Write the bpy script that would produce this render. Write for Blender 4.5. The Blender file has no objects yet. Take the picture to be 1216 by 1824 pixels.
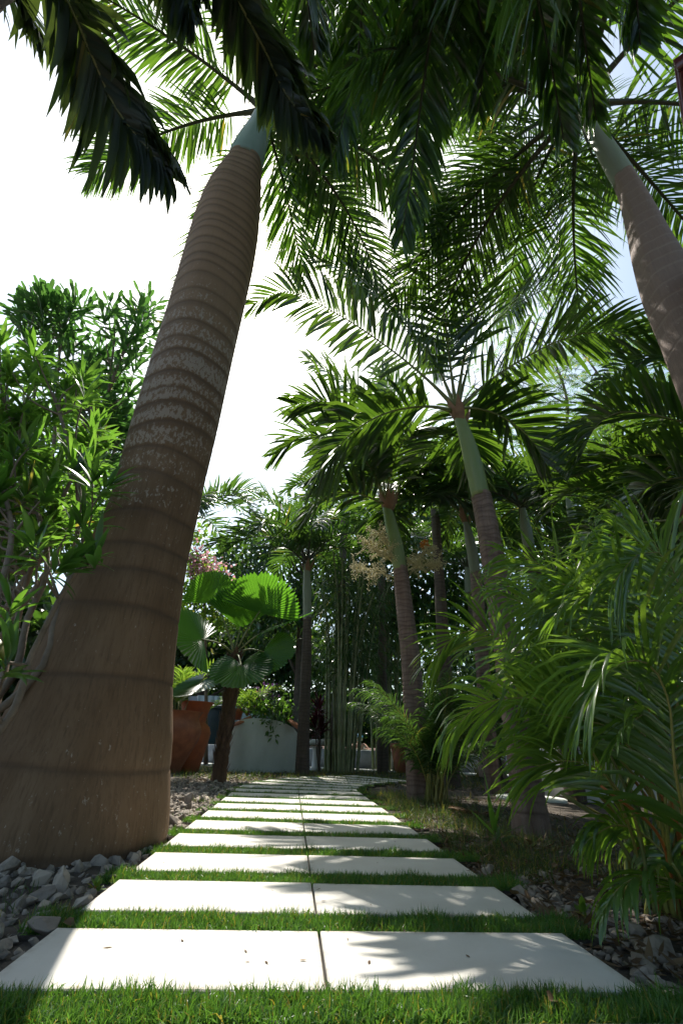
import bpy, math, random
import numpy as np
from mathutils import Vector, Matrix

rng = np.random.default_rng(11)
random.seed(11)
C = bpy.context.scene.collection
PI = math.pi
R_ = math.radians

# ------------------------------------------------------------------ camera
FPX, CAM_H = 818.0, 0.52
TH, RO = R_(27.1), R_(2.2)
_c, _s = math.cos(TH), math.sin(TH)
_cr, _sr = math.cos(RO), math.sin(RO)
_f = np.array([0, _c, _s]); _r0 = np.array([1.0, 0, 0]); _u0 = np.array([0, -_s, _c])
_r = _cr * _r0 + _sr * _u0
_u = _cr * _u0 - _sr * _r0
EYE = np.array([0, 0, CAM_H])

def ray(x, y):
    return _f + (x - 608.0) / FPX * _r + (912.0 - y) / FPX * _u
def at(x, y, Y):
    d = ray(x, y); return EYE + d * (Y / d[1])
def gp(x, y, z=0.0):
    d = ray(x, y); return EYE + d * ((z - CAM_H) / d[2])

cam = bpy.data.cameras.new('camera'); camo = bpy.data.objects.new('camera', cam); C.objects.link(camo)
cam.sensor_fit = 'VERTICAL'; cam.sensor_height = 36.0; cam.sensor_width = 24.0
cam.lens = FPX / 1824.0 * 36.0
cam.clip_start = 0.02; cam.clip_end = 2000
M = Matrix(((_r[0], _u[0], -_f[0], 0), (_r[1], _u[1], -_f[1], 0), (_r[2], _u[2], -_f[2], CAM_H), (0, 0, 0, 1)))
camo.matrix_world = M
bpy.context.scene.camera = camo

# ------------------------------------------------------------------ helpers
def nrm(a):
    a = np.asarray(a, float)
    return a / np.maximum(np.linalg.norm(a, axis=-1, keepdims=True), 1e-9)

class MB:
    """collects vertices, quads and triangles for ONE mesh object"""
    def __init__(s):
        s.V, s.Q, s.T, s.A, s.QM, s.TM, s.n = [], [], [], [], [], [], 0
    def add(s, v, q=None, t=None, mat=0, a=None):
        v = np.asarray(v, float).reshape(-1, 3)
        s.V.append(v)
        s.A.append(np.zeros(len(v)) if a is None else np.asarray(a, float).reshape(-1))
        if q is not None and len(q):
            q = np.asarray(q, int).reshape(-1, 4) + s.n; s.Q.append(q); s.QM.append(np.full(len(q), mat))
        if t is not None and len(t):
            t = np.asarray(t, int).reshape(-1, 3) + s.n; s.T.append(t); s.TM.append(np.full(len(t), mat))
        s.n += len(v)
    def build(s, name, mats, parent=None, origin=None, smooth=True):
        if not isinstance(mats, (list, tuple)): mats = [mats]
        if parent is not None:
            p = parent
            while p.parent is not None: p = p.parent
            origin = np.array(p.location)
        o0 = np.zeros(3) if origin is None else np.asarray(origin, float)
        V = np.concatenate(s.V) - o0
        q = np.concatenate(s.Q) if s.Q else np.zeros((0, 4), int)
        t = np.concatenate(s.T) if s.T else np.zeros((0, 3), int)
        me = bpy.data.meshes.new(name)
        me.vertices.add(len(V)); me.vertices.foreach_set('co', V.astype(np.float32).ravel())
        li = np.concatenate([q.ravel(), t.ravel()]).astype(np.int32)
        me.loops.add(len(li)); me.loops.foreach_set('vertex_index', li)
        nf = len(q) + len(t)
        me.polygons.add(nf)
        ls = np.concatenate([np.arange(len(q)) * 4, len(q) * 4 + np.arange(len(t)) * 3]).astype(np.int32)
        me.polygons.foreach_set('loop_start', ls)
        mi = np.concatenate((s.QM or [np.zeros(0)]) + (s.TM or [np.zeros(0)])).astype(np.int32)
        me.polygons.foreach_set('material_index', mi)
        me.polygons.foreach_set('use_smooth', np.full(nf, smooth))
        at_ = me.attributes.new('tip', 'FLOAT', 'POINT')
        at_.data.foreach_set('value', np.concatenate(s.A).astype(np.float32))
        for m in mats: me.materials.append(m)
        me.update(calc_edges=True)
        o = bpy.data.objects.new(name, me); C.objects.link(o)
        if parent is not None: o.parent = parent
        else: o.location = o0
        return o

def tag(o, label=None, cat=None, group=None, kind=None):
    if label: o['label'] = label
    if cat: o['category'] = cat
    if group: o['group'] = group
    if kind: o['kind'] = kind
    return o
def thing(name, label, cat, loc, group=None):
    o = bpy.data.objects.new(name, None); C.objects.link(o)
    o.empty_display_size = .1
    o.location = [float(v) for v in loc]
    return tag(o, label, cat, group)

def catmull(P, n):
    P = np.asarray(P, float)
    if len(P) == 2:
        t = np.linspace(0, 1, n)[:, None]; return P[0] * (1 - t) + P[1] * t
    Q = np.vstack([2 * P[0] - P[1], P, 2 * P[-1] - P[-2]])
    seg = np.linalg.norm(np.diff(P, axis=0), axis=1); cum = np.concatenate([[0], np.cumsum(seg)])
    u = np.linspace(0, cum[-1], n)
    i = np.clip(np.searchsorted(cum, u, side='right') - 1, 0, len(P) - 2)
    t = ((u - cum[i]) / np.maximum(seg[i], 1e-9))[:, None]
    p0, p1, p2, p3 = Q[i], Q[i + 1], Q[i + 2], Q[i + 3]
    return .5 * (2 * p1 + (p2 - p0) * t + (2 * p0 - 5 * p1 + 4 * p2 - p3) * t ** 2 + (3 * p1 - p0 - 3 * p2 + p3) * t ** 3)

def frames(P, hint=None):
    T = nrm(np.gradient(P, axis=0))
    S = np.zeros_like(P)
    s0 = np.cross(T[0], [0, 0, 1.0] if hint is None else hint)
    if np.linalg.norm(s0) < .05: s0 = np.cross(T[0], [0.3, 1.0, 0])
    S[0] = nrm(s0)
    for k in range(1, len(P)):
        v = S[k - 1] - T[k] * (S[k - 1] @ T[k]); S[k] = nrm(v)
    return T, S, np.cross(S, T)

def tube(mb, P, rad, sides=8, mat=0, a=None, cap=True, wob=0.0, flat=None):
    P = np.asarray(P, float); m = len(P)
    rad = np.broadcast_to(np.asarray(rad, float), (m,)) if np.ndim(rad) < 2 else rad
    T, S, N = frames(P)
    th = np.linspace(0, 2 * PI, sides, endpoint=False)
    rr = rad[:, None] * np.ones(sides) if np.ndim(rad) < 2 else rad
    if wob: rr = rr * (1 + wob * rng.standard_normal(rr.shape))
    V = P[:, None, :] + rr[:, :, None] * (np.cos(th)[None, :, None] * S[:, None, :] + np.sin(th)[None, :, None] * N[:, None, :])
    i = np.arange(m - 1)[:, None] * sides; j = np.arange(sides)[None, :]; j2 = (j + 1) % sides
    q = np.stack([i + j, i + j2, i + sides + j2, i + sides + j], -1).reshape(-1, 4)
    V = V.reshape(-1, 3); aa = None if a is None else np.repeat(np.asarray(a, float), sides)
    if cap:
        t = []
        k = len(V)
        V = np.vstack([V, P[0], P[-1]])
        if aa is not None: aa = np.concatenate([aa, [a[0], a[-1]]])
        for x in range(sides):
            y = (x + 1) % sides
            t.append((k, y, x)); t.append((k + 1, (m - 1) * sides + x, (m - 1) * sides + y))
        mb.add(V, q, t, mat, aa)
    else: mb.add(V, q, None, mat, aa)

def box(mb, c, d, rz=0.0, mat=0, bev=0.0):
    c = np.asarray(c, float); d = np.asarray(d, float) / 2
    b = min(bev, d.min() * .45)
    if b <= 0:
        v = np.array([[x, y, z] for z in (-1, 1) for x, y in ((-1, -1), (1, -1), (1, 1), (-1, 1))]) * d
        q = [(0, 3, 2, 1), (4, 5, 6, 7), (0, 1, 5, 4), (1, 2, 6, 5), (2, 3, 7, 6), (3, 0, 4, 7)]
    else:
        v = []
        for z, ins in ((-d[2], b), (-d[2] + b, 0), (d[2] - b, 0), (d[2], b)):
            x, y = d[0] - ins, d[1] - ins
            v += [(-x, -y, z), (x, -y, z), (x, y, z), (-x, y, z)]
        v = np.array(v); q = [(0, 3, 2, 1), (12, 13, 14, 15)]
        for l in range(3):
            for k in range(4): q.append((l * 4 + k, l * 4 + (k + 1) % 4, l * 4 + 4 + (k + 1) % 4, l * 4 + 4 + k))
    cz, sz = math.cos(rz), math.sin(rz)
    v = np.stack([v[:, 0] * cz - v[:, 1] * sz, v[:, 0] * sz + v[:, 1] * cz, v[:, 2]], 1) + c
    mb.add(v, q, None, mat)

def lathe(mb, prof, c, sides=40, mat=0):
    prof = np.asarray(prof, float)
    th = np.linspace(0, 2 * PI, sides, endpoint=False)
    V = np.stack([prof[:, 0, None] * np.cos(th), prof[:, 0, None] * np.sin(th), np.repeat(prof[:, 1, None], sides, 1)], -1).reshape(-1, 3) + c
    m = len(prof); i = np.arange(m - 1)[:, None] * sides; j = np.arange(sides)[None]; j2 = (j + 1) % sides
    mb.add(V, np.stack([i + j, i + j2, i + sides + j2, i + sides + j], -1).reshape(-1, 4), None, mat)

PROF = {
    'palm': [.5, .95, 1, .92, .62, .06], 'jag': [.45, .85, 1, 1, .85, .35], 'leaf': [.12, .72, 1, .9, .5, .03],
    'fiddle': [.25, .55, .38, .34, .9, .55], 'blade': [1, .9, .6, .05], 'oval': [.15, .9, 1, .05], 'strap': [.8, 1, .95, .8, .5, .04],
}
def ribbons(mb, P0, D0, Wd, L, w, prof='palm', droop=0.3, dpow=1.0, fold=.12, cols=3, mat=0, a0=None, wave=0.0):
    """n leaf blades at once: a spine that bends under its weight, a V fold, a width profile"""
    P0 = np.asarray(P0, float); n = len(P0)
    if n == 0: return
    pr = np.array(PROF[prof]); K = len(pr)
    L = np.broadcast_to(L, (n,)); w = np.broadcast_to(w, (n,)); droop = np.broadcast_to(droop, (n,))
    d = nrm(D0); p = P0.copy(); Wd = np.broadcast_to(Wd, (n, 3))
    down = np.array([0, 0, -1.0])
    out = np.zeros((n, K, cols, 3))
    for k in range(K):
        W = nrm(Wd - d * np.sum(Wd * d, 1, keepdims=True)); N = np.cross(d, W)
        hw = (w * pr[k] * .5)[:, None]
        if cols == 3:
            out[:, k, 0] = p - W * hw; out[:, k, 2] = p + W * hw; out[:, k, 1] = p - N * hw * 2 * fold
        else:
            out[:, k, 0] = p - W * hw; out[:, k, 1] = p + W * hw
        f = ((k + .5) / (K - 1)) ** dpow
        d = nrm(d + down * (droop * f * 2.0 / (K - 1))[:, None] + (wave * rng.standard_normal((n, 3)) if wave else 0))
        p = p + d * (L / (K - 1))[:, None]
    base = np.arange(n)[:, None, None] * (K * cols)
    kk = np.arange(K - 1)[None, :, None] * cols; cc = np.arange(cols - 1)[None, None, :]
    b = base + kk + cc
    q = np.stack([b, b + 1, b + cols + 1, b + cols], -1).reshape(-1, 4)
    a = np.broadcast_to(np.linspace(0, 1, K)[None, :, None], (n, K, cols))
    if a0 is not None: a = a * np.asarray(a0)[:, None, None]
    mb.add(out.reshape(-1, 3), q, None, mat, a.reshape(-1))

# ------------------------------------------------------------------ materials
MATS = {}
def nodes(name):
    m = bpy.data.materials.new(name); m.use_nodes = True
    nt = m.node_tree; nt.nodes.clear()
    def N(t, **kw):
        n = nt.nodes.new(t)
        for k, v in kw.items():
            if k == 'ins':
                for a, b in v.items(): n.inputs[a].default_value = b
            else: setattr(n, k, v)
        return n
    out = N('ShaderNodeOutputMaterial')
    MATS[name] = m
    return m, N, nt.links.new, out
def rgb(c): return (c[0], c[1], c[2], 1.0)
def mixc(N, ln, a, b, fac, mode='MIX'):
    n = N('ShaderNodeMix', data_type='RGBA', blend_type=mode)
    for k, v in ((6, a), (7, b)):
        if isinstance(v, tuple): n.inputs[k].default_value = rgb(v)
        else: ln(v, n.inputs[k])
    if isinstance(fac, (int, float)): n.inputs[0].default_value = fac
    else: ln(fac, n.inputs[0])
    return n.outputs[2]
def mixv(N, ln, src, k):
    n = N('ShaderNodeMath', operation='MULTIPLY'); ln(src, n.inputs[0]); n.inputs[1].default_value = k; return n.outputs[0]
def ramp(N, ln, src, p0, p1, c0=(0, 0, 0), c1=(1, 1, 1)):
    r = N('ShaderNodeValToRGB'); r.color_ramp.elements[0].position = p0; r.color_ramp.elements[1].position = p1
    r.color_ramp.elements[0].color = rgb(c0); r.color_ramp.elements[1].color = rgb(c1); ln(src, r.inputs[0]); return r.outputs[0]
def noise(N, ln, scale, detail=4, rough=.55, coord=None, stretch=None):
    tc = N('ShaderNodeTexCoord'); n = N('ShaderNodeTexNoise', ins={'Scale': scale, 'Detail': detail, 'Roughness': rough})
    src = tc.outputs['Object']
    if stretch:
        mp = N('ShaderNodeMapping'); mp.inputs['Scale'].default_value = stretch; ln(src, mp.inputs['Vector']); src = mp.outputs[0]
    ln(src, n.inputs['Vector']); return n.outputs['Fac']

def leafmat(name, c1, c2, tr, trw=.45, rough=.38, tipc=None, tip0=.75, spec=.5, yellow=.06, k=.7, kt=.68):
    c1 = tuple(v * k for v in c1); c2 = tuple(v * k for v in c2); tr = tuple(v * kt for v in tr)
    m, N, ln, out = nodes(name)
    geo = N('ShaderNodeNewGeometry')
    rnd = geo.outputs['Random Per Island']
    col = mixc(N, ln, c1, c2, rnd)
    nz = noise(N, ln, 3.0, 3)
    col = mixc(N, ln, col, tuple(.62 * v for v in c1), ramp(N, ln, nz, .45, .8))
    trc = mixc(N, ln, tr, tuple(v * k for v, k in zip(tr, (.62, .75, .6))), rnd)
    if yellow:
        hi = ramp(N, ln, rnd, 1 - yellow, 1 - yellow * .5)
        col = mixc(N, ln, col, (.22, .2, .04), hi); trc = mixc(N, ln, trc, (.5, .42, .05), hi)
    if tipc:
        at_ = N('ShaderNodeAttribute', attribute_name='tip')
        nz2 = noise(N, ln, 9.0, 2)
        ad = N('ShaderNodeMath', operation='MULTIPLY_ADD'); ln(nz2, ad.inputs[0]); ad.inputs[1].default_value = .5; ln(at_.outputs['Fac'], ad.inputs[2])
        fac = ramp(N, ln, ad.outputs[0], tip0 + .22, tip0 + .42)
        col = mixc(N, ln, col, tipc, fac); trc = mixc(N, ln, trc, tuple(1.6 * v for v in tipc), fac)
    b = N('ShaderNodeBsdfPrincipled', ins={'Roughness': rough, 'Specular IOR Level': spec}); ln(col, b.inputs['Base Color'])
    t = N('ShaderNodeBsdfTranslucent'); ln(trc, t.inputs['Color'])
    mx = N('ShaderNodeMixShader', ins={'Fac': trw}); ln(b.outputs[0], mx.inputs[1]); ln(t.outputs[0], mx.inputs[2])
    ln(mx.outputs[0], out.inputs['Surface']); return m

def plain(name, c1, c2, rough=.7, scale=6.0, bump=.0, bscale=30.0, stretch=None, spec=.4, island=False, p0=.35, p1=.65, metal=0.0):
    m, N, ln, out = nodes(name)
    if island:
        fac = N('ShaderNodeNewGeometry').outputs['Random Per Island']
        col = mixc(N, ln, c1, c2, fac)
        nz = noise(N, ln, scale, 5)
        col = mixc(N, ln, col, tuple(.5 * v for v in c1), ramp(N, ln, nz, .5, .8))
    else:
        nz = noise(N, ln, scale, 6, .6, None, stretch)
        col = mixc(N, ln, c1, c2, ramp(N, ln, nz, p0, p1))
    b = N('ShaderNodeBsdfPrincipled', ins={'Roughness': rough, 'Specular IOR Level': spec, 'Metallic': metal}); ln(col, b.inputs['Base Color'])
    if bump:
        n2 = noise(N, ln, bscale, 6, .65, None, stretch)
        bp = N('ShaderNodeBump', ins={'Strength': bump, 'Distance': .02}); ln(n2, bp.inputs['Height']); ln(bp.outputs[0], b.inputs['Normal'])
    ln(b.outputs[0], out.inputs['Surface']); return m

ROYAL_LEAF = leafmat('royal_leaf', (.022, .058, .022), (.035, .08, .028), (.22, .42, .03), .33, .3, spec=.8, yellow=.03, kt=.85)
ADON_LEAF = leafmat('adonidia_leaf', (.022, .055, .02), (.035, .08, .025), (.26, .46, .035), .34, .3, spec=.8, tipc=(.25, .2, .05), tip0=.85, yellow=.015)
NEAR_LEAF = leafmat('dark_near_leaf', (.02, .042, .022), (.03, .06, .025), (.2, .28, .045), .38, .4, tipc=(.3, .24, .03), tip0=.84, yellow=.03)
ARECA_LEAF = leafmat('areca_leaf', (.055, .12, .03), (.1, .18, .045), (.4, .64, .05), .4, .25, tipc=(.2, .2, .04), tip0=.9, spec=.9, yellow=.012, k=.95, kt=.9)
LIME_LEAF = leafmat('lime_leaf', (.07, .15, .03), (.11, .2, .03), (.36, .55, .06), .48, .4, yellow=.06, k=.9, kt=.9)
SHRUB_LEAF = leafmat('shrub_leaf', (.035, .095, .03), (.06, .14, .035), (.26, .5, .05), .45, .28, spec=.6, yellow=.012, k=.75, kt=.95)
FIDDLE_LEAF = leafmat('fiddle_leaf', (.03, .08, .035), (.045, .11, .04), (.16, .36, .06), .4, .35, yellow=.01, k=.9, kt=.9)
FAN_LEAF = leafmat('fan_leaf', (.03, .085, .022), (.04, .1, .025), (.2, .48, .03), .45, .35, yellow=.0, k=.9, kt=1.0)
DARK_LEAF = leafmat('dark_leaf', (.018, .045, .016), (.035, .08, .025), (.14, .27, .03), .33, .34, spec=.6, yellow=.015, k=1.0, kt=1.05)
FEATHER_LEAF = leafmat('feather_leaf', (.05, .12, .025), (.08, .17, .03), (.3, .52, .06), .5, .45, yellow=.08)
TURF = leafmat('turf_blade', (.045, .135, .022), (.1, .2, .04), (.2, .42, .04), .36, .4, spec=.5, yellow=.1, k=.85, kt=.9)
WILD = leafmat('wild_grass_blade', (.04, .085, .022), (.09, .13, .035), (.2, .32, .05), .4, .5, yellow=.2)
DRY = leafmat('dry_leaf', (.1, .06, .035), (.24, .16, .09), (.3, .18, .08), .25, .7, spec=.2, yellow=0, k=.8)
PINK = leafmat('pink_petal', (.55, .2, .3), (.65, .4, .45), (.7, .35, .42), .5, .6, spec=.2, yellow=0, k=1, kt=1)
PURPLE = leafmat('purple_petal', (.2, .06, .25), (.35, .15, .4), (.4, .15, .45), .4, .6, spec=.2, yellow=0)
MAROON_LEAF = leafmat('maroon_leaf', (.05, .012, .02), (.08, .02, .03), (.2, .03, .05), .35, .35, yellow=0)
STALK_G = plain('green_stalk', (.14, .17, .05), (.2, .2, .07), .45, 4)
STALK_Y = plain('yellow_cane', (.2, .22, .05), (.26, .2, .05), .4, 3)
STALK_O = plain('orange_cane', (.42, .13, .03), (.3, .12, .03), .4, 3)
STALK_D = plain('dark_stalk', (.045, .055, .03), (.07, .07, .04), .5, 4)
SHAFT_B = plain('blue_green_shaft', (.3, .38, .33), (.22, .31, .25), .42, 1.6, .08, 12, (4, 4, .5))
SHAFT_G = plain('green_shaft', (.17, .25, .08), (.24, .29, .12), .4, 2.0, .05, 14, (4, 4, .5))
SHAFT_P = plain('grey_green_shaft', (.22, .25, .17), (.3, .32, .24), .4, 1.6, .05, 14, (4, 4, .5))
SHEATH = plain('brown_sheath', (.2, .11, .06), (.3, .17, .1), .7, 8, .2, 30)
CREAM = plain('cream_flower', (.45, .4, .2), (.55, .5, .28), .7, 20)
ORANGE = plain('orange_fruit', (.6, .2, .03), (.7, .3, .04), .5, 20)
BRANCH = plain('branch_bark', (.13, .1, .07), (.22, .17, .12), .75, 9, .3, 40)
BRANCH_D = plain('dark_bark', (.06, .045, .035), (.1, .075, .055), .8, 9, .4, 40)
FIBRE = plain('fibrous_bark', (.075, .045, .028), (.14, .085, .05), .9, 9, .7, 30, (3, 3, .6))
BAMBOO = plain('bamboo_culm', (.14, .18, .065), (.28, .29, .16), .45, 3, .1, 20)
TERRA = plain('terracotta', (.45, .17, .085), (.27, .1, .06), .75, 5, .2, 40, p0=.38, p1=.7)
TERRA_R = plain('red_terracotta', (.5, .14, .055), (.33, .1, .05), .65, 6, .2, 40, p0=.4, p1=.75)
def slabmat():
    m, N, ln, out = nodes('white_porcelain')
    col = mixc(N, ln, (.6, .58, .53), (.49, .46, .4), ramp(N, ln, noise(N, ln, 2.6, 6, .65), .32, .75))
    gr = noise(N, ln, 90, 3, .6); col = mixc(N, ln, col, (.4, .36, .3), mixv(N, ln, ramp(N, ln, gr, .66, .74), .35))
    tc = N('ShaderNodeTexCoord'); sx = N('ShaderNodeSeparateXYZ'); ln(tc.outputs['Object'], sx.inputs[0])
    fs = []
    for k, h in ((0, .398), (1, .2)):
        ab = N('ShaderNodeMath', operation='ABSOLUTE'); ln(sx.outputs[k], ab.inputs[0])
        mr = N('ShaderNodeMapRange', interpolation_type='SMOOTHSTEP', ins={1: h - .035, 2: h}); ln(ab.outputs[0], mr.inputs[0]); fs.append(mr.outputs[0])
    mx = N('ShaderNodeMath', operation='MAXIMUM'); ln(fs[0], mx.inputs[0]); ln(fs[1], mx.inputs[1])
    n5 = ramp(N, ln, noise(N, ln, 14, 5, .7), .38, .7); mu = N('ShaderNodeMath', operation='MULTIPLY'); ln(mx.outputs[0], mu.inputs[0]); ln(n5, mu.inputs[1])
    col = mixc(N, ln, col, (.22, .17, .11), mixv(N, ln, mu.outputs[0], .8))
    b = N('ShaderNodeBsdfPrincipled', ins={'Roughness': .5, 'Specular IOR Level': .4}); ln(col, b.inputs['Base Color'])
    bp = N('ShaderNodeBump', ins={'Strength': .05, 'Distance': .01}); ln(gr, bp.inputs['Height']); ln(bp.outputs[0], b.inputs['Normal'])
    ln(b.outputs[0], out.inputs['Surface']); return m
SLAB = slabmat()
STONE_G = plain('grey_gravel', (.17, .145, .12), (.42, .35, .275), .85, 25, .3, 60, island=True)
STONE_T = plain('tan_gravel', (.2, .16, .12), (.34, .28, .22), .85, 25, .3, 60, island=True)
SOIL = plain('dark_soil', (.05, .04, .03), (.1, .08, .06), .95, 12, .8, 60)
STUCCO = plain('pale_stucco', (.64, .66, .6), (.44, .46, .4), .85, 2.2, .3, 90, (1, 1, .45), p0=.3, p1=.75)
WHITE = plain('white_render', (.66, .66, .63), (.58, .58, .55), .8, 3, .15, 90)
CONC = plain('grey_concrete', (.3, .31, .32), (.22, .23, .24), .85, 4, .2, 60)
BEIGE = plain('beige_wall', (.3, .28, .23), (.24, .22, .18), .9, 2, .2, 50)
COL_D = plain('dark_column', (.03, .04, .045), (.045, .055, .06), .4, 5)
MAROON = plain('maroon_metal', (.1, .022, .025), (.13, .03, .03), .3, 5, spec=.6)
DECK = plain('pink_paving', (.55, .38, .32), (.5, .33, .28), .8, 4)
POOLW = plain('pool_water', (.12, .5, .52), (.18, .58, .6), .08, 3, .15, 9)
FALLW = plain('falling_water', (.6, .68, .72), (.35, .42, .46), .3, 5, .2, 30, (9, 9, .3))
SKIN = plain('skin', (.55, .32, .22), (.52, .29, .2), .5, 8)
HAIR = plain('blond_hair', (.4, .28, .13), (.5, .36, .18), .5, 60)
BLUEC = plain('blue_cloth', (.2, .45, .7), (.24, .5, .75), .8, 20)

def barkmat(name, base, pale, ringc, lichen, l0, l1, ringlight=False):
    """palm bark: ring scars carried in the 'tip' attribute, lichen patches between heights l0..l1"""
    m, N, ln, out = nodes(name)
    tc = N('ShaderNodeTexCoord'); sx = N('ShaderNodeSeparateXYZ'); ln(tc.outputs['Object'], sx.inputs[0])
    n1 = noise(N, ln, 2.2, 6, .6, None, (3, 3, .8))
    col = mixc(N, ln, base, pale, ramp(N, ln, n1, .32, .7))
    fib = noise(N, ln, 9, 5, .7, None, (7, 7, .35))
    col = mixc(N, ln, col, tuple(.66 * v for v in base), ramp(N, ln, fib, .48, .8))
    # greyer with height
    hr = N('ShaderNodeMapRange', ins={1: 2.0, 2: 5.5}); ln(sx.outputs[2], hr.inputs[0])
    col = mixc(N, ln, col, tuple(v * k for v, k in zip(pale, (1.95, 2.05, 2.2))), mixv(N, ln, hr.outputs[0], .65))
    ra = N('ShaderNodeAttribute', attribute_name='tip')
    # lichen
    n2 = noise(N, ln, 42, 6, .68, None, (1, 1, .55)); n3 = noise(N, ln, 1.7, 3)
    band = N('ShaderNodeMapRange', interpolation_type='SMOOTHSTEP', ins={1: l0 - .3, 2: l0 + .9}); ln(sx.outputs[2], band.inputs[0])
    band2 = N('ShaderNodeMapRange', interpolation_type='SMOOTHSTEP', ins={1: l1 - .9, 2: l1 + .9, 3: 1.0, 4: 0.0}); ln(sx.outputs[2], band2.inputs[0])
    mu = N('ShaderNodeMath', operation='MULTIPLY'); ln(band.outputs[0], mu.inputs[0]); ln(band2.outputs[0], mu.inputs[1])
    ad = N('ShaderNodeMath', operation='MULTIPLY_ADD'); ln(n3, ad.inputs[0]); ad.inputs[1].default_value = .3; ln(n2, ad.inputs[2])
    ad2 = N('ShaderNodeMath', operation='MULTIPLY_ADD'); ln(mu.outputs[0], ad2.inputs[0]); ad2.inputs[1].default_value = .17; ln(ad.outputs[0], ad2.inputs[2])
    inv = N('ShaderNodeMath', operation='MULTIPLY_ADD'); ln(ra.outputs['Fac'], inv.inputs[0]); inv.inputs[1].default_value = -.22; ln(ad2.outputs[0], inv.inputs[2])
    lf = ramp(N, ln, inv.outputs[0], .80, .825)
    col = mixc(N, ln, col, lichen, mixv(N, ln, lf, .62))
    col = mixc(N, ln, col, ringc, mixv(N, ln, ra.outputs['Fac'], .55))
    b = N('ShaderNodeBsdfPrincipled', ins={'Roughness': .8, 'Specular IOR Level': .25}); ln(col, b.inputs['Base Color'])
    n4 = noise(N, ln, 22, 7, .7, None, (3, 3, .6))
    bp = N('ShaderNodeBump', ins={'Strength': .5, 'Distance': .015}); ln(n4, bp.inputs['Height']); ln(bp.outputs[0], b.inputs['Normal'])
    ln(b.outputs[0], out.inputs['Surface']); return m
BARK_ROYAL = barkmat('royal_bark', (.14, .083, .042), (.205, .13, .074), (.072, .046, .029), (.4, .34, .27), 1.9, 4.2)
BARK_ROYAL2 = barkmat('royal_bark_pinkish', (.17, .115, .085), (.22, .155, .12), (.42, .34, .27), (.4, .34, .27), 30, 31)
BARK_ADON = barkmat('adonidia_bark', (.15, .095, .07), (.26, .19, .155), (.06, .036, .026), (.36, .32, .27), 40, 41)
BARK_DARK = barkmat('dark_palm_bark', (.07, .055, .04), (.12, .09, .07), (.04, .03, .025), (.3, .28, .24), 40, 41)

# ------------------------------------------------------------------ world, sun
SUN_AZ, SUN_EL = R_(-14.5), R_(57.6)
w = bpy.data.worlds.new('World'); bpy.context.scene.world = w; w.use_nodes = True
nt = w.node_tree; bg = nt.nodes['Background']
sky = nt.nodes.new('ShaderNodeTexSky'); sky.sky_type = 'NISHITA'; sky.sun_disc = False
sky.sun_elevation = SUN_EL; sky.sun_rotation = SUN_AZ
sky.air_density = 1.0; sky.dust_density = 2.5; sky.ozone_density = .35
wb = nt.nodes.new('ShaderNodeMix'); wb.data_type = 'RGBA'; wb.blend_type = 'MULTIPLY'; wb.inputs[0].default_value = 1.0
wb.inputs[7].default_value = (.96, 1.05, 1.02, 1)
nt.links.new(sky.outputs[0], wb.inputs[6]); nt.links.new(wb.outputs[2], bg.inputs[0]); bg.inputs[1].default_value = .125
sl = bpy.data.lights.new('sun', 'SUN'); sl.energy = 4.7; sl.angle = R_(.53); sl.color = (1, .95, .87)
so = bpy.data.objects.new('sun', sl); C.objects.link(so)
sd = Vector((math.sin(SUN_AZ) * math.cos(SUN_EL), math.cos(SUN_AZ) * math.cos(SUN_EL), math.sin(SUN_EL)))
so.rotation_euler = sd.to_track_quat('Z', 'Y').to_euler(); so.location = (0, 0, 20)
sc = bpy.context.scene
sc.view_settings.view_transform = 'Standard'; sc.view_settings.look = 'None'; sc.view_settings.exposure = .84; sc.view_settings.gamma = 1
sc.render.engine = 'CYCLES'
cy = sc.cycles; cy.use_denoising = True; cy.max_bounces = 8; cy.diffuse_bounces = 4; cy.glossy_bounces = 2; cy.transmission_bounces = 4; cy.transparent_max_bounces = 4
cy.use_adaptive_sampling = True; cy.adaptive_threshold = .02
cy.sample_clamp_indirect = 6

# ------------------------------------------------------------------ ground
def sheet(name, poly, z, mat, kind='structure'):
    mb = MB(); n = len(poly)
    v = [(p[0], p[1], z) for p in poly]
    if n == 4: mb.add(v, [(0, 1, 2, 3)])
    else:
        c = np.mean(v, 0); mb.add(v + [tuple(c)], None, [(i, (i + 1) % n, n) for i in range(n)])
    return tag(mb.build(name, mat, smooth=False), kind=kind)
def soil_height(x, y):
    return -.045 + .018 * np.sin(1.7 * x + .6) * np.cos(1.3 * y) + .012 * np.sin(4.1 * x + 2.2 * y)
mb = MB()
gx = np.concatenate([[-400, -120, -40], np.linspace(-14, 14, 113), [40, 120, 400]]); gy = np.concatenate([[-300, -60, -12], np.linspace(-4, 24, 113), [60, 160, 600]])
X, Y = np.meshgrid(gx, gy); Z = np.where((np.abs(X) < 14) & (Y > -4) & (Y < 13.5), soil_height(X, Y), -.05)
nx = len(gx); i = (np.arange(len(gy) - 1)[:, None] * nx + np.arange(nx - 1)[None]).ravel()
mb.add(np.stack([X, Y, Z], -1).reshape(-1, 3), np.stack([i, i + 1, i + nx + 1, i + nx], 1))
tag(mb.build('ground', SOIL), kind='structure')

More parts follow.
